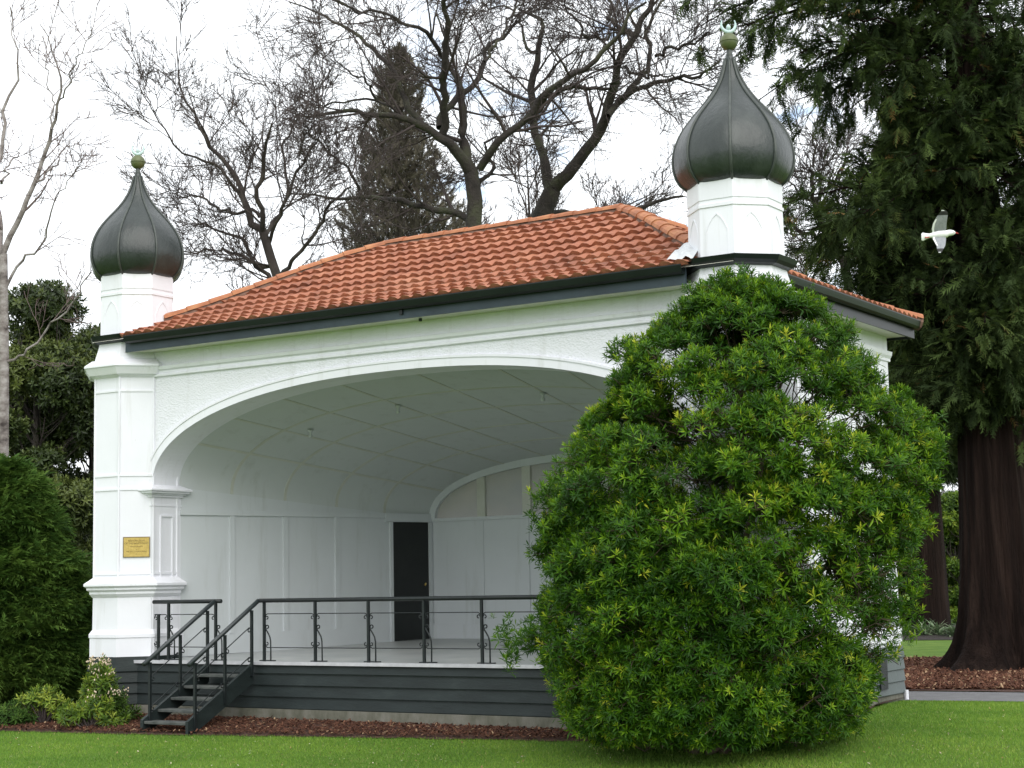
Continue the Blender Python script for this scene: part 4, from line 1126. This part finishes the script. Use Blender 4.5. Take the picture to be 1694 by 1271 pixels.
    ti = np.clip(.37+.15*lumps(P, 5, 1.6)+T0+rng.normal(0, .15, len(P)), .02, .82)
    ti[rng.random(len(P)) < .12] += .16; ti[rng.random(len(P)) < .006] = 1
    idx = rng.integers(0, 4, len(P)); 
    parts = []
    TT = [rosette(13, 1, .19, 70), rosette(11, 5, .16, 62), rosette(15, 9, .20, 84), rosette(9, 11, .17, 75)]
    V = []; Fs3 = []; Fs4 = []; tt = []; off = 0
    for k in range(4):
        q = idx == k; TV, TF, t0 = TT[k]; n = q.sum(); R = basis(D[q]); S = rng.uniform(.070, .140, n)
        vv = np.einsum('nij,nkj->nki', R, TV[None]*S[:, None, None])+P[q][:, None]; kk = len(TV)
        V.append(vv.reshape(-1, 3)); tt.append(np.clip(ti[q][:, None]+t0[None]+rng.normal(0, .05, (n, kk//8)).repeat(8, 1), 0, 1).ravel())
        Fs3.append((TF[0][None]+(np.arange(n)*kk)[:, None, None]).reshape(-1, 3)+off); Fs4.append((TF[1][None]+(np.arange(n)*kk)[:, None, None]).reshape(-1, 4)+off); off += n*kk
    link_mesh('foliage', np.concatenate(V), [np.concatenate(Fs3), np.concatenate(Fs4)], M['bushleaf'], root, False, tint=np.concatenate(tt))
    # stems: main ones from the foot, then one to each clump
    K = 7; main = []; 
    for i in range(16):
        a = rng.uniform(0, 2*PI); b = B+np.array([math.cos(a)*.25, math.sin(a)*.25, -.1]); c = C[rng.integers(0, len(C))][0]; e = b+(c-b)*.85
        t = np.linspace(0, 1, K)[:, None]; p = b+(e-b)*t**np.array([1.3, 1.3, .8]); p += rng.normal(0, .05, p.shape)*np.sin(PI*t); main.append(p)
    main = np.stack(main); mr = np.linspace(.055, .018, K)[None]*np.ones((16, 1))
    sec = []
    for c, rad in C[::3]:
        j = np.argmin(np.linalg.norm(main[:, 3:6].reshape(-1, 3)-c, axis=1)); s = main[:, 3:6].reshape(-1, 3)[j]
        t = np.linspace(0, 1, 5)[:, None]; sec.append(s+(c-s)*t+rng.normal(0, .10, (5, 3))*np.sin(PI*t)+np.array([0, 0, -.18])*np.sin(PI*t))
    sec = np.stack(sec); sr_ = np.linspace(.012, .005, 5)[None]*np.ones((len(sec), 1))
    shoots = []
    for c, p in stems:
        for q in p[::4]: shoots.append(np.stack([c, (c+q)/2+rng.normal(0, .02, 3), q]))
    shoots = np.stack(shoots); shoots = shoots[~((shoots[:, 2, 1] > -.32) & (shoots[:, 2, 0] < 11.5))]; tubes('stems', [(main, mr), (sec, sr_), (shoots, np.full((len(shoots), 3), .005))], simple('shrub_stem', [(.3, (.05, .035, .022)), (.7, (.12, .09, .06))], 6, .8), root, 5)
big_bush()

# ---------------- leafy small shrubs
def shrub(name, label, cat, base, rx, rz_, n, size, mat, seed, ti0=.5, spread=.14, group=None, w=.22, flowers=0, cl=9):
    base = np.array(base, float); base[2] = float(gh(base[0], base[1])); root = empty(name, base, label, cat, group)
    cs = unit(cl); cs[:, 2] = np.abs(cs[:, 2]); cs = base+cs*np.array([rx*.6, rx*.6, rz_*.6])+np.array([0, 0, rz_*.25])
    k = rng.integers(0, cl, n); d = unit(n); P = cs[k]+d*np.array([rx, rx, rz_*.75])*.42*rng.uniform(.6, 1.1, (n, 1)); P[:, 2] = np.maximum(P[:, 2], base[2]+.05)
    D = d+np.array([0, 0, .7])
    ti = np.clip(ti0+rng.normal(0, spread, n)+.1*lumps(P, 4, 3), 0, .9)
    scat('foliage', P, D, rng.uniform(.8, 1.2, n)*size, rosette(11, seed, w), mat, ti, root)
    st = np.stack([np.stack([base+np.array([0, 0, -.05]), base+(p-base)*.5+rng.normal(0, .03, 3), p]) for p in np.concatenate([cs, P[::6]])])
    tubes('stems', [(st, np.tile([.014, .009, .004], (len(st), 1)))], M['twig'], root, 4)
    if flowers:
        q = P[np.argsort(-(P[:, 2]+rng.normal(0, .12, n)))[:flowers]]; V = []
        for c in q:
            m = MB()
            for _ in range(9):
                o_ = c+rng.normal(0, .035, 3)+np.array([0, 0, .05]); r_ = rng.uniform(.008, .014)
                m.lathe((o_[0], o_[1]), [(r_*math.sin(a), o_[2]-r_*1.4*math.cos(a)) for a in (.2, 1.2, 2.0, 2.9)], 6)
            m.build('flower_cluster', M['flower'], root, smooth=True)
    return root
gp = lambda u, v: on_ground(u, v)
shrub('flowering_shrub', 'small shrub with cream and pink flower heads at the foot of the left tower', 'shrub', gp(168, 1200), .34, .92, 260, .12, M['yellowleaf'], 21, .42, .24, flowers=16)
shrub('low_shrub', 'low yellow-green shrub left of the flowering shrub, nearest the left edge', 'shrub', gp(72, 1200), .48, .50, 220, .12, M['yellowleaf'], 22, .58, .28)
shrub('low_shrub', 'low yellow-green shrub with a few pale buds in front of the flowering shrub', 'shrub', gp(150, 1207), .52, .42, 220, .12, M['yellowleaf'], 23, .5, .28, flowers=3)
shrub('low_shrub', 'dark leafy low shrub between the flowering shrub and the steps', 'shrub', gp(203, 1200), .26, .46, 120, .11, M['yellowleaf'], 24, .15, .1, flowers=4)
shrub('low_shrub', 'dark low ferny plant at the far left edge of the bed', 'shrub', gp(10, 1203), .5, .34, 200, .10, M['thuja'], 25, .4, .2)

# ---------------- conifers
def conifer(name, label, base, prof, nspray, size, mat, tmpl, trunk_r, droop=-.2, shell=.35, tree_cat='tree', barkm=None, seed=0, ti0=.45, out=.9, lump=.35, tiers=.0, ls=1.1):
    """prof: list of (height, radius); sprays in an uneven shell"""
    base = np.array(base, float); base[2] = float(gh(base[0], base[1]))-.05; root = empty(name, base, label, tree_cat)
    hz = np.array([p[0] for p in prof], float); hr = np.array([p[1] for p in prof], float)
    H = hz[-1]; N = nspray*2
    z = rng.uniform(hz[0], H, N); r = np.interp(z, hz, hr); keep = rng.random(N) < (r/hr.max())**.9+.05; z, r = z[keep], r[keep]; n = len(z)
    a = rng.uniform(-PI, PI, n)
    q = np.c_[np.cos(a)*r, np.sin(a)*r, z]; lf = lumps(q, 7, ls*1.5)+.6*lumps(q, 6, ls*4)
    tier = ((z*1.15+.9*lumps(q*np.array([1, 1, .15]), 5, 1.2)*2) % 1.0)
    rr = r*(1-shell*rng.random(n)**1.6)*(1+lump*.5*lf)*(1-tiers*tier)
    ok = rng.random(n) < .55+.5*lf+.35; a, z, rr, r, lf = a[ok], z[ok], rr[ok], r[ok], lf[ok]; n = len(z)
    P = base+np.c_[np.cos(a)*rr, np.sin(a)*rr, z]
    D = np.c_[np.cos(a)*out, np.sin(a)*out, np.full(n, droop)]+rng.normal(0, .35, (n, 3))
    ti = np.clip(ti0+.18*lf+rng.normal(0, .15, n), 0, .95)
    scat('foliage', P-D/np.linalg.norm(D, axis=1)[:, None]*size*.4, D, rng.uniform(.7, 1.3, n)*size, tmpl, mat, ti, root, None if shell > .8 else upv(n))
    K = 8; t = np.linspace(0, 1, K); tp = base+np.c_[np.zeros((K, 2)), t*H*.93]; tubes('trunk', [(tp[None], (trunk_r*(1-.85*t))[None])], barkm or M['bark'], root, 10)
    nb = 60; zb = rng.uniform(hz[0], H*.95, nb); ab = rng.uniform(-PI, PI, nb); rb = np.interp(zb, hz, hr)*.8
    b0 = base+np.c_[np.zeros((nb, 2)), zb-.1*rb]; b1 = base+np.c_[np.cos(ab)*rb, np.sin(ab)*rb, zb]
    tubes('branches', [(np.stack([b0, (b0+b1)/2+rng.normal(0, .08, b0.shape), b1], 1), np.tile([.05, .035, .012], (nb, 1))*trunk_r/.2)], barkm or M['bark'], root, 5)
    return root
fr1 = frond(8, 3, .085, .22, .34)
fr2 = frond(7, 4, .10, .05, .30)
fr3 = frond(9, 5, .11, .35, .42)

# soft conifer at the left front
b = at(8, 1100, 29.6)
conifer('conifer', 'soft dense dark green conifer bush filling the left edge beside the bandstand', (b[0], b[1], 0), [(.0, 1.15), (.5, 1.45), (1.4, 1.48), (2.4, 1.3), (3.2, .95), (3.9, .5), (4.35, .05)], 17000, .34, M['thuja'], fr3, .09, .25, .35, 'conifer', ti0=.55, lump=.45, tiers=.26, ls=1.8)
b = at(-70, 1100, 30.5)
conifer('conifer', 'second soft green conifer bush cut off by the left edge of the photo', (b[0], b[1], 0), [(.0, 1.1), (.8, 1.4), (2.2, 1.1), (3.3, .5), (3.9, .05)], 7000, .34, M['thuja'], fr3, .09, .25, .35, 'conifer', ti0=.52, lump=.45, tiers=.26, ls=1.8)

# brown-green cypress far behind the roof
b = at(668, 1000, 58)
conifer('cypress', 'tall narrow brownish cypress behind the roof among the bare trees', (b[0], b[1], 0), [(3, 1.8), (10, 2.1), (14.3, 1.95), (16.4, 1.65), (18.3, 1.25), (18.9, .75), (19.9, .9), (20.6, .5), (21.1, .1)], 11000, .30, M['cypleaf'], fr3, .3, .9, .85, 'conifer', ti0=.5, lump=.75, ls=1.1, out=.5)

# dark evergreens at the left, behind the tower
def broad(name, label, base, prof, n, size, mat, trunk_r, seed, ti0=.5, ls=1.5, lump=1.0, shell=.8):
    base = np.array(base, float); base[2] = float(gh(base[0], base[1]))-.05; root = empty(name, base, label, 'tree')
    hz = np.array([p[0] for p in prof], float); hr = np.array([p[1] for p in prof], float)
    nb = int(46*(1 if n > 4500 else .8)); zb = rng.uniform(hz[0], hz[-1], nb); rb = np.interp(zb, hz, hr); ab = rng.uniform(-PI, PI, nb); fb = rng.uniform(.35, .95, nb)
    BC = np.c_[np.cos(ab)*rb*fb, np.sin(ab)*rb*fb, zb]; BR = hr.max()*rng.uniform(.17, .34, nb)
    bi = rng.choice(nb, n, p=BR**2/(BR**2).sum()); dd = unit(n); dd[:, 2] = np.where(rng.random(n) < .6, np.abs(dd[:, 2]), dd[:, 2])
    P = base+BC[bi]+dd*(BR[bi]*rng.uniform(.55, 1.15, n))[:, None]*np.array([1.1, 1.1, .8]); m = n
    P[:, 2] = np.maximum(P[:, 2], base[2]+.1); lf = rng.normal(0, .7, nb)[bi]
    D = dd+np.array([0, 0, .5])+rng.normal(0, .45, (m, 3))
    scat('foliage', P, D, rng.uniform(.8, 1.25, m)*size, rosette(9, seed, .34), mat, np.clip(ti0+.2*lf+rng.normal(0, .14, m), 0, .95), root)
    K = 8; t = np.linspace(0, 1, K); tp = base+np.c_[np.zeros((K, 2)), t*hz[-1]*.8]; R = (trunk_r*(1-.75*t))
    tubes('trunk', [(tp[None], R[None])], M['bark'], root, 8)
    g1 = grow(tp[None], R[None], 26, (hr.max()*.7, hr.max()*1.05), (30, 60), .12, .4, 6, .2, .5, .03); g2 = grow(*g1, 5, (.8, 1.5), (25, 55), .2, .3, 5, .3, .5, .012)
    tubes('branches', [g1, g2], M['bark'], root, 4); return root
b = at(55, 1060, 41)
broad('evergreen_tree', 'dark broadleaved evergreen tree behind the left tower and the birch', (b[0], b[1], 0), [(.5, 2.0), (2.5, 2.5), (5, 2.5), (7, 1.9), (8.3, .9), (9.0, .2)], 13000, .17, M['darkleaf'], .2, 31, .5)
b = at(150, 1060, 44)
broad('evergreen_tree', 'smaller dark evergreen tree whose round top shows just left of the left tower', (b[0], b[1], 0), [(.5, 1.6), (2.5, 2.1), (5.5, 2.0), (7.3, 1.4), (8.5, .3)], 9000, .17, M['darkleaf'], .2, 32, .45)
b = at(-90, 1060, 43)
broad('evergreen_tree', 'dark evergreen tree mostly cut off by the left edge of the photo', (b[0], b[1], 0), [(.5, 2.0), (3, 2.6), (6, 2.2), (8.6, .4)], 5000, .18, M['darkleaf'], .2, 33, .4)

# ---------------- redwood
def redwood():
    b = at(1668, 1110, 34.2); b[2] = float(gh(b[0], b[1]))-.1
    root = empty('redwood', b, 'giant redwood with dark drooping foliage and flared trunk at the right edge', 'conifer')
    K = 26; H = 21; t = np.linspace(0, 1, K); n = 110; V = []; F = []
    # fluted trunk with flared root buttress
    hz = np.array([0, .25, .6, 1.1, 2, 3.5, 6, 9, 13, 17, 21.]); hr = np.array([1.55, 1.22, 1.0, .88, .78, .70, .60, .52, .38, .24, .06])
    zz = np.r_[np.linspace(0, 2.5, 16), np.linspace(3, H, 22)]
    ph = rng.uniform(0, 6.28, 4)
    for z in zz:
        r = np.interp(z, hz, hr); fl = .16*math.exp(-z/.9)+.035
        for k in range(n):
            a = 2*PI*k/n; f = 1+fl*(math.sin(5*a+ph[0])+.5*math.sin(9*a+ph[1]))+.030*math.sin(17*a+z*.5+ph[2])+.018*math.sin(31*a-z*.7)
            V.append((b[0]-.012*z*0+r*f*math.cos(a)-.03*z*Rv[0]*.6, b[1]+r*f*math.sin(a)-.03*z*Rv[1]*.6, b[2]+z))
    for i in range(len(zz)-1):
        for k in range(n): F.append((i*n+k, i*n+(k+1) % n, (i+1)*n+(k+1) % n, (i+1)*n+k))
    link_mesh('trunk', V, np.array(F), M['redbark'], root, True)
    lz = np.array([4.6, 5.5, 6.5, 7.4, 8.3, 9.0, 9.5, 10.1, 11, 12, 13, 13.8, 14.8, 17, 20.5]); ll = np.array([.7, 1.3, 2.0, 2.5, 2.9, 3.7, 3.7, 2.3, 2.5, 3.2, 3.9, 4.7, 5.3, 4.8, 1.5])
    nb = 235; zb = 5.0+15*rng.random(nb)**1.15; ab = rng.uniform(-PI, PI, nb)
    # branches on the side and height where the photo shows them
    left = math.atan2(-Rv[1], -Rv[0])
    extra = [(z, left+da, 1.0) for z, da in ((9.1, .1), (9.2, -.35), (9.0, .45), (8.9, -.7), (9.3, .7), (9.5, 0), (8.8, .25), (12.9, .25), (13.8, -.3), (14.2, 0), (14.6, .4), (13.4, -.5), (15, .1), (14.9, -.25), (7.5, .3), (6.9, -.4))]
    zb = np.r_[zb, [e[0] for e in extra]]; ab = np.r_[ab, [e[1] for e in extra]]; nb = len(zb)
    Lb = np.interp(zb, lz, ll)*rng.uniform(.72, 1.0, nb); Lb[-len(extra):] = np.interp([e[0] for e in extra], lz, ll)*1.0
    # photo: a thin spot lets the sky through left of the trunk about 9.5-10.5 m up
    KB = 10; s = np.linspace(0, 1, KB)
    dirs = np.stack([np.cos(ab), np.sin(ab)], 1)
    P = np.zeros((nb, KB, 3)); dr = rng.uniform(.16, .34, nb)
    P[:, :, 0] = b[0]+dirs[:, :1]*Lb[:, None]*s-.018*zb[:, None]*Rv[0]; P[:, :, 1] = b[1]+dirs[:, 1:]*Lb[:, None]*s-.018*zb[:, None]*Rv[1]
    P[:, :, 2] = b[2]+zb[:, None]+Lb[:, None]*(.10*s-dr[:, None]*s**2)+.35
    wn = np.cumsum(rng.normal(0, .07, (nb, KB, 3)), axis=1); P += wn-wn[:, :1]
    R = np.maximum(.075*(1-.85*s)[None]*(Lb/5)[:, None], .012)
    tw = grow(P, R, 13, (.7, 1.5), (35, 75), .12, -.10, 6, .14, .5, .009)
    tubes('branches', [(P, R), tw], M['redbark'], root, 4)
    # sprays hang from the twigs
    T = tw[0]; N = len(T); per = 18
    pi_ = np.repeat(np.arange(N), per); tt = rng.uniform(.05, 1, len(pi_))*(T.shape[1]-1); i = np.minimum(tt.astype(int), T.shape[1]-2); f = (tt-i)[:, None]
    Q = T[pi_, i]*(1-f)+T[pi_, i+1]*f; D = (T[pi_, i+1]-T[pi_, i]); D /= np.linalg.norm(D, axis=1)[:, None]
    D = D*1.0+rng.normal(0, .55, D.shape)+np.array([0, 0, -.18]); Q += rng.normal(0, .05, Q.shape)
    vis = in_view(Q, 120); rel = (Q-CAM)@Fv; q2 = vis | (rng.random(len(Q)) < .12); Q, D, pi_ = Q[q2], D[q2], pi_[q2]
    bt_ = rng.normal(0, .10, N)[pi_]
    ti = np.clip(.36+bt_+.22*lumps(Q, 6, 1.3)+.35*(tt[q2]/5-.5)+rng.normal(0, .15, len(Q)), 0, .93); ti[rng.random(len(Q)) < .007] = .98
    scat('foliage', Q, D, rng.uniform(.20, .40, len(Q)), frond(8, 6, .11, .30, .46), M['redleaf'], ti, root, upv(len(Q)))
    print('redwood sprays', len(Q))
redwood()

# second trunk behind, with its dark skirt
b = at(1541, 1045, 53)
conifer('yew', 'dark conifer with a thick brown trunk standing behind the bandstand, left of the redwood', (b[0], b[1], 0), [(4.9, 1.0), (5.8, 1.7), (7.0, 2.0), (8.5, 2.2), (10.2, 1.8), (12.5, 1.5), (16, .9), (18, .2)], 15000, .36, M['redleaf'], fr3, .62, -.4, .7, 'conifer', M['redbark'], ti0=.3, lump=.4, ls=.8)

# ---------------- bare trees
S = 2.647; q = lambda pts: [(480+x/S, y/S, r) for x, y, r in pts]
mos = (M['mossbark'], M['twig']); drk = (M['bark'], M['twig'])
bare_tree('bare_oak', 'old bare oak with mossy crooked limbs rising behind the middle of the roof',
    q([(800, 1010, .30), (812, 850, .28), (790, 740, .26)]),
    [((0, -1.5), q([(790, 760, .22), (760, 690, .2), (680, 630, .17), (600, 570, .14), (470, 510, .11), (300, 490, .08), (110, 520, .05), (0, 490, .03)])),
     ((0, 1.0), q([(790, 740, .22), (770, 600, .18), (790, 460, .13), (775, 370, .10), (700, 260, .07), (680, 170, .05), (640, 60, .03)])),
     ((-.4, -2.5), q([(660, 600, .15), (680, 520, .14), (682, 400, .13), (675, 250, .12), (680, 130, .10), (690, -20, .08)])),
     ((-.3, 2.0), q([(655, 560, .14), (740, 440, .12), (800, 360, .10), (850, 250, .08), (960, 140, .06), (1000, 60, .04)])),
     ((0, -2.0), q([(830, 740, .15), (900, 650, .14), (1030, 540, .13), (1110, 430, .12), (1230, 330, .10), (1400, 190, .08), (1460, 90, .06), (1560, 10, .04)])),
     ((-.6, 1.5), q([(590, 560, .12), (520, 480, .11), (460, 330, .09), (380, 230, .08), (250, 130, .06), (110, 70, .04), (0, 10, .025)])),
     ((-1, -3.0), q([(675, 260, .09), (600, 190, .08), (560, 150, .07), (460, 100, .06), (430, 50, .05), (270, 30, .04), (150, -10, .025)])),
     ((0, 2.5), q([(790, 960, .13), (720, 920, .13), (600, 890, .12), (450, 850, .10), (300, 840, .08), (150, 850, .05), (0, 850, .03)])),
     ((.5, -1.0), q([(300, 840, .06), (240, 740, .05), (170, 640, .04), (60, 540, .025)])),
     ((.2, 1), q([(810, 830, .09), (870, 740, .07), (880, 640, .05), (960, 560, .03)])),
     ((.5, 2), q([(470, 500, .06), (380, 440, .05), (260, 420, .04), (150, 460, .03), (20, 430, .02)])),
     ((.5, -1), q([(380, 440, .05), (340, 370, .04), (240, 320, .03), (190, 240, .02)])),
     ((-1.2, 0), q([(850, 270, .06), (900, 180, .05), (980, 60, .04), (1020, -20, .03)]))],
    43, mos, .70, m=(7, 5, 5, 2), rmin=.0085)
bare_tree('bare_oak', 'forked bare oak with thick grey limbs behind the roof ridge beside the right tower',
    q([(1090, 975, .34), (1120, 900, .30), (1150, 830, .28)]),
    [((0, -1.5), q([(1150, 830, .24), (1240, 730, .21), (1350, 580, .18), (1400, 440, .15), (1440, 300, .13), (1500, 170, .11), (1590, -20, .08)])),
     ((0, 2), q([(1140, 840, .2), (1110, 680, .15), (1050, 560, .14), (1030, 450, .13), (1040, 340, .12), (1080, 230, .09), (1105, 120, .07), (1000, 40, .04)])),
     ((-.8, 1), q([(1390, 510, .11), (1480, 430, .10), (1550, 330, .08), (1595, 240, .07), (1585, 130, .06), (1660, -20, .04)])),
     ((-.7, -3), q([(1440, 430, .09), (1550, 370, .08), (1690, 340, .06), (1780, 330, .05), (1880, 270, .03)])),
     ((-.8, -2), q([(1600, 245, .06), (1700, 205, .05), (1780, 180, .04), (1850, 140, .02)])),
     ((-.9, 2), q([(1500, 170, .08), (1440, 110, .07), (1400, 10, .05), (1370, -40, .03)])),
     ((-.3, -2), q([(1045, 540, .10), (1100, 440, .09), (1230, 400, .08), (1370, 400, .05), (1440, 340, .03)])),
     ((-.8, -2), q([(1470, 290, .05), (1550, 320, .04), (1640, 310, .03), (1700, 340, .02)])),
     ((.5, 3), q([(1080, 230, .06), (1040, 160, .05), (1000, 80, .04), (840, 10, .025)])),
     ((0, 2.5), q([(1120, 940, .10), (1250, 930, .09), (1420, 930, .08), (1600, 870, .06), (1720, 860, .04)])),
     ((.5, -1), q([(1400, 150, .05), (1290, 120, .04), (1230, 50, .03), (1200, -30, .02)]))],
    45, mos, .82, m=(7, 5, 5, 2), rmin=.0085)
bare_tree('bare_tree', 'bare dark leaning tree with dense twiggy crown between the left tower and the cypress',
    [(466, 480, .16), (452, 440, .15), (434, 380, .14)],
    [((0, 1), [(434, 380, .13), (425, 345, .12), (400, 318, .10), (375, 275, .08), (340, 230, .06), (322, 190, .045), (300, 135, .03), (292, 60, .015)]),
     ((0, -1.5), [(440, 400, .09), (420, 330, .08), (424, 290, .07), (432, 250, .05), (450, 205, .03)]),
     ((0, 1.5), [(470, 470, .08), (430, 450, .07), (370, 430, .05), (330, 422, .035), (300, 415, .02)]),
     ((.3, 2), [(430, 360, .06), (380, 345, .05), (330, 330, .035), (290, 320, .02)]),
     ((.3, -2), [(400, 318, .06), (350, 270, .045), (300, 238, .03), (250, 195, .02), (230, 140, .012)]),
     ((.2, -2), [(445, 420, .07), (470, 330, .05), (500, 260, .04), (530, 210, .02)]),
     ((.2, 2), [(440, 400, .07), (480, 320, .05), (470, 250, .04), (490, 190, .02)]),
     ((0, -2), [(460, 470, .08), (500, 400, .06), (530, 340, .05), (580, 310, .03)]),
     ((0, 2), [(470, 475, .08), (410, 400, .06), (360, 380, .04), (320, 360, .025)])],
    40, drk, .72, m=(8, 6, 4, 3), ln=((1.2, 2.2), (.7, 1.2), (.4, .7), (.2, .4)), rmin=.0075, up=.3)
bare_tree('bare_tree', 'bare spreading tree seen between the right dome and the redwood',
    [(1402, 440, .16), (1385, 410, .15), (1372, 385, .14)],
    [((0, 1), [(1372, 385, .13), (1352, 350, .10), (1352, 325, .09), (1375, 290, .06), (1410, 262, .04)]),
     ((0, -1), [(1352, 350, .10), (1335, 310, .07), (1332, 270, .05), (1345, 220, .03)]),
     ((0, 1.5), [(1380, 410, .09), (1350, 390, .07), (1320, 375, .05), (1290, 368, .03)]),
     ((0, -1.5), [(1390, 425, .09), (1350, 420, .06), (1310, 415, .04)]),
     ((0, 2), [(1400, 430, .08), (1410, 370, .06), (1440, 330, .04), (1450, 290, .02)]),
     ((0, 0), [(1372, 385, .08), (1365, 340, .05), (1325, 320, .04), (1300, 290, .02)]),
     ((0, 1), [(1400, 430, .08), (1440, 390, .05), (1460, 340, .03)])],
    46, drk, .75, m=(7, 5, 5, 3), rmin=.009, ln=((1.2, 2.6), (.8, 1.4), (.4, .8), (.25, .45)), up=.2)
# finer trees farther back
for u, d, h, sp, lab in ((880, 66, 21, 5.2, 'fine-twigged bare tree far behind, between the two old oaks'), (1020, 70, 19, 5.0, 'fine-twigged bare tree far behind, just left of the right dome'),
                         (760, 72, 19, 4.6, 'fine-twigged bare tree far behind the oak with mossy limbs'), (1180, 64, 15.5, 4.5, 'bare tree far behind the right tower'),
                         (520, 60, 14.5, 4.3, 'bare tree far behind the left slope of the roof, left of the cypress'), (1330, 62, 14, 4.2, 'bare tree far behind the gap between right tower and redwood'),
                         (1600, 88, 11, 3.6, 'small bare tree in the far gap left of the redwood trunk'), (395, 58, 11, 3.4, 'low bare tree far behind the left tower')):
    b = at(u, 1000, d); wild_tree('bare_tree', lab, b, h, sp, drk, n1=18, m=(7, 6, 4), r=.2, rmin=.013, bare=.22, ang=(18, 42), up=.5)
# birch on the left edge
bare_tree('birch', 'pale-barked bare birch with long fine branches at the left edge',
    [(4, 800, .19), (6, 600, .17), (5, 420, .14)],
    [((0, -.5), [(5, 420, .10), (15, 395, .09), (45, 330, .075), (72, 255, .06), (88, 190, .045), (98, 150, .035), (80, 90, .02), (66, 40, .012)]),
     ((0, .8), [(5, 430, .10), (3, 340, .08), (2, 250, .06), (6, 180, .05), (22, 130, .035), (14, 70, .02), (16, 10, .012)]),
     ((-.3, -1.2), [(92, 175, .03), (115, 110, .02), (135, 65, .014), (150, 45, .01)]),
     ((0, -1), [(8, 480, .05), (30, 440, .04), (60, 400, .03), (90, 340, .02), (130, 275, .012)]),
     ((-.2, 1), [(62, 300, .035), (95, 275, .025), (120, 250, .016), (135, 230, .01)]),
     ((0, 1), [(2, 300, .04), (22, 270, .03), (38, 245, .02), (35, 215, .012)]),
     ((0, -1.4), [(4, 600, .05), (50, 590, .035), (95, 530, .028), (140, 480, .02), (155, 420, .012)]),
     ((-.3, .6), [(85, 215, .03), (90, 160, .022), (88, 110, .016), (70, 60, .010)]),
     ((0, .3), [(4, 380, .05), (-30, 300, .04), (-50, 200, .03), (-60, 100, .02)])],
    36, (M['birch'], M['paletwig']), .68, m=(7, 4, 3, 0), ln=((.7, 1.5), (.4, .8), (.2, .4), (.2, .3)), rmin=.006, up=.35)

# ---------------- far right background
def hedge_bush(name, label, u, v0, d, prof, n, size, mat, seed, ti0, cat='shrub'):
    b = at(u, v0, d); o_ = broad(name, label, (b[0], b[1], 0), prof, n, size, mat, .08, seed, ti0, 1.2, .4, .8); o_['category'] = cat; return o_
hedge_bush('yellow_shrub', 'tall yellow-green shrub in the far gap just left of the redwood trunk', 1592, 1040, 62, [(.2, 1.0), (1.5, 1.5), (3, 1.3), (4.2, .5), (4.6, .1)], 5200, .22, M['yellowleaf'], 41, .35)
hedge_bush('dark_shrub', 'dark green shrub beyond the flower bed, left of the yellow-green shrub', 1520, 1040, 66, [(.2, 1.6), (1.5, 1.9), (3, 1.7), (4.8, .9), (5.4, .1)], 4500, .25, M['darkleaf'], 42, .35)
hedge_bush('dark_shrub', 'dark green shrub farthest back behind the yellow-green shrub', 1618, 1035, 76, [(.2, 2.2), (2, 2.6), (4, 1.8), (5.2, .5)], 5000, .3, M['darkleaf'], 43, .5)
hedge_bush('dark_shrub', 'dark green shrub hidden mostly by the redwood trunk at the right edge', 1720, 1035, 70, [(.2, 2.2), (2, 2.6), (4.5, 1.8), (6, .5)], 4500, .3, M['darkleaf'], 44, .4)
hedge_bush('dark_shrub', 'dark green shrub behind the right rear corner of the bandstand', 1450, 1035, 72, [(.2, 2.2), (2, 2.6), (4.5, 1.8), (6, .5)], 4500, .3, M['darkleaf'], 45, .4)
hedge_bush('dark_shrub', 'dark shrub mass beneath the evergreen trees, just left of the left tower', 120, 1040, 44, [(.2, 2.6), (2, 2.8), (3.6, 2.0), (4.6, .5)], 7000, .19, M['darkleaf'], 46, .35)
hedge_bush('dark_shrub', 'dark shrub mass beneath the evergreen trees at the left edge, behind the conifer bush', 10, 1040, 46, [(.2, 2.6), (2, 2.8), (3.6, 2.0), (4.6, .5)], 7000, .19, M['darkleaf'], 47, .35)
# strap-leaved plants in the far bed
def strap(base):
    base = np.array(base, float); base[2] = float(gh(base[0], base[1]))+.05
    o_ = None; n = 46; P = np.tile(base, (n, 1))+rng.normal(0, .07, (n, 3))*[1, 1, 0]; D = unit(n)*.8+np.array([0, 0, .75])
    V, F3, F4 = T_leaf(1, .14, -.35, .03); o_ = scatter('strap_plant', P, basis(D, upv(n, .1)), rng.uniform(.35, .62, n), V, [np.array(F3), np.array(F4)], M['strapleaf'], np.clip(rng.normal(.5, .25, n), 0, 1))
    return o_
for i in range(15):
    u = 1490+i*12.5+rng.uniform(-4, 4); p = on_ground(u, 1052+rng.uniform(-5, 4)); o_ = strap(p)
    tag(o_, 'pale strap-leaved plant in the row edging the far flower bed', 'plant', 'strap-leaved plants edging the far flower bed')
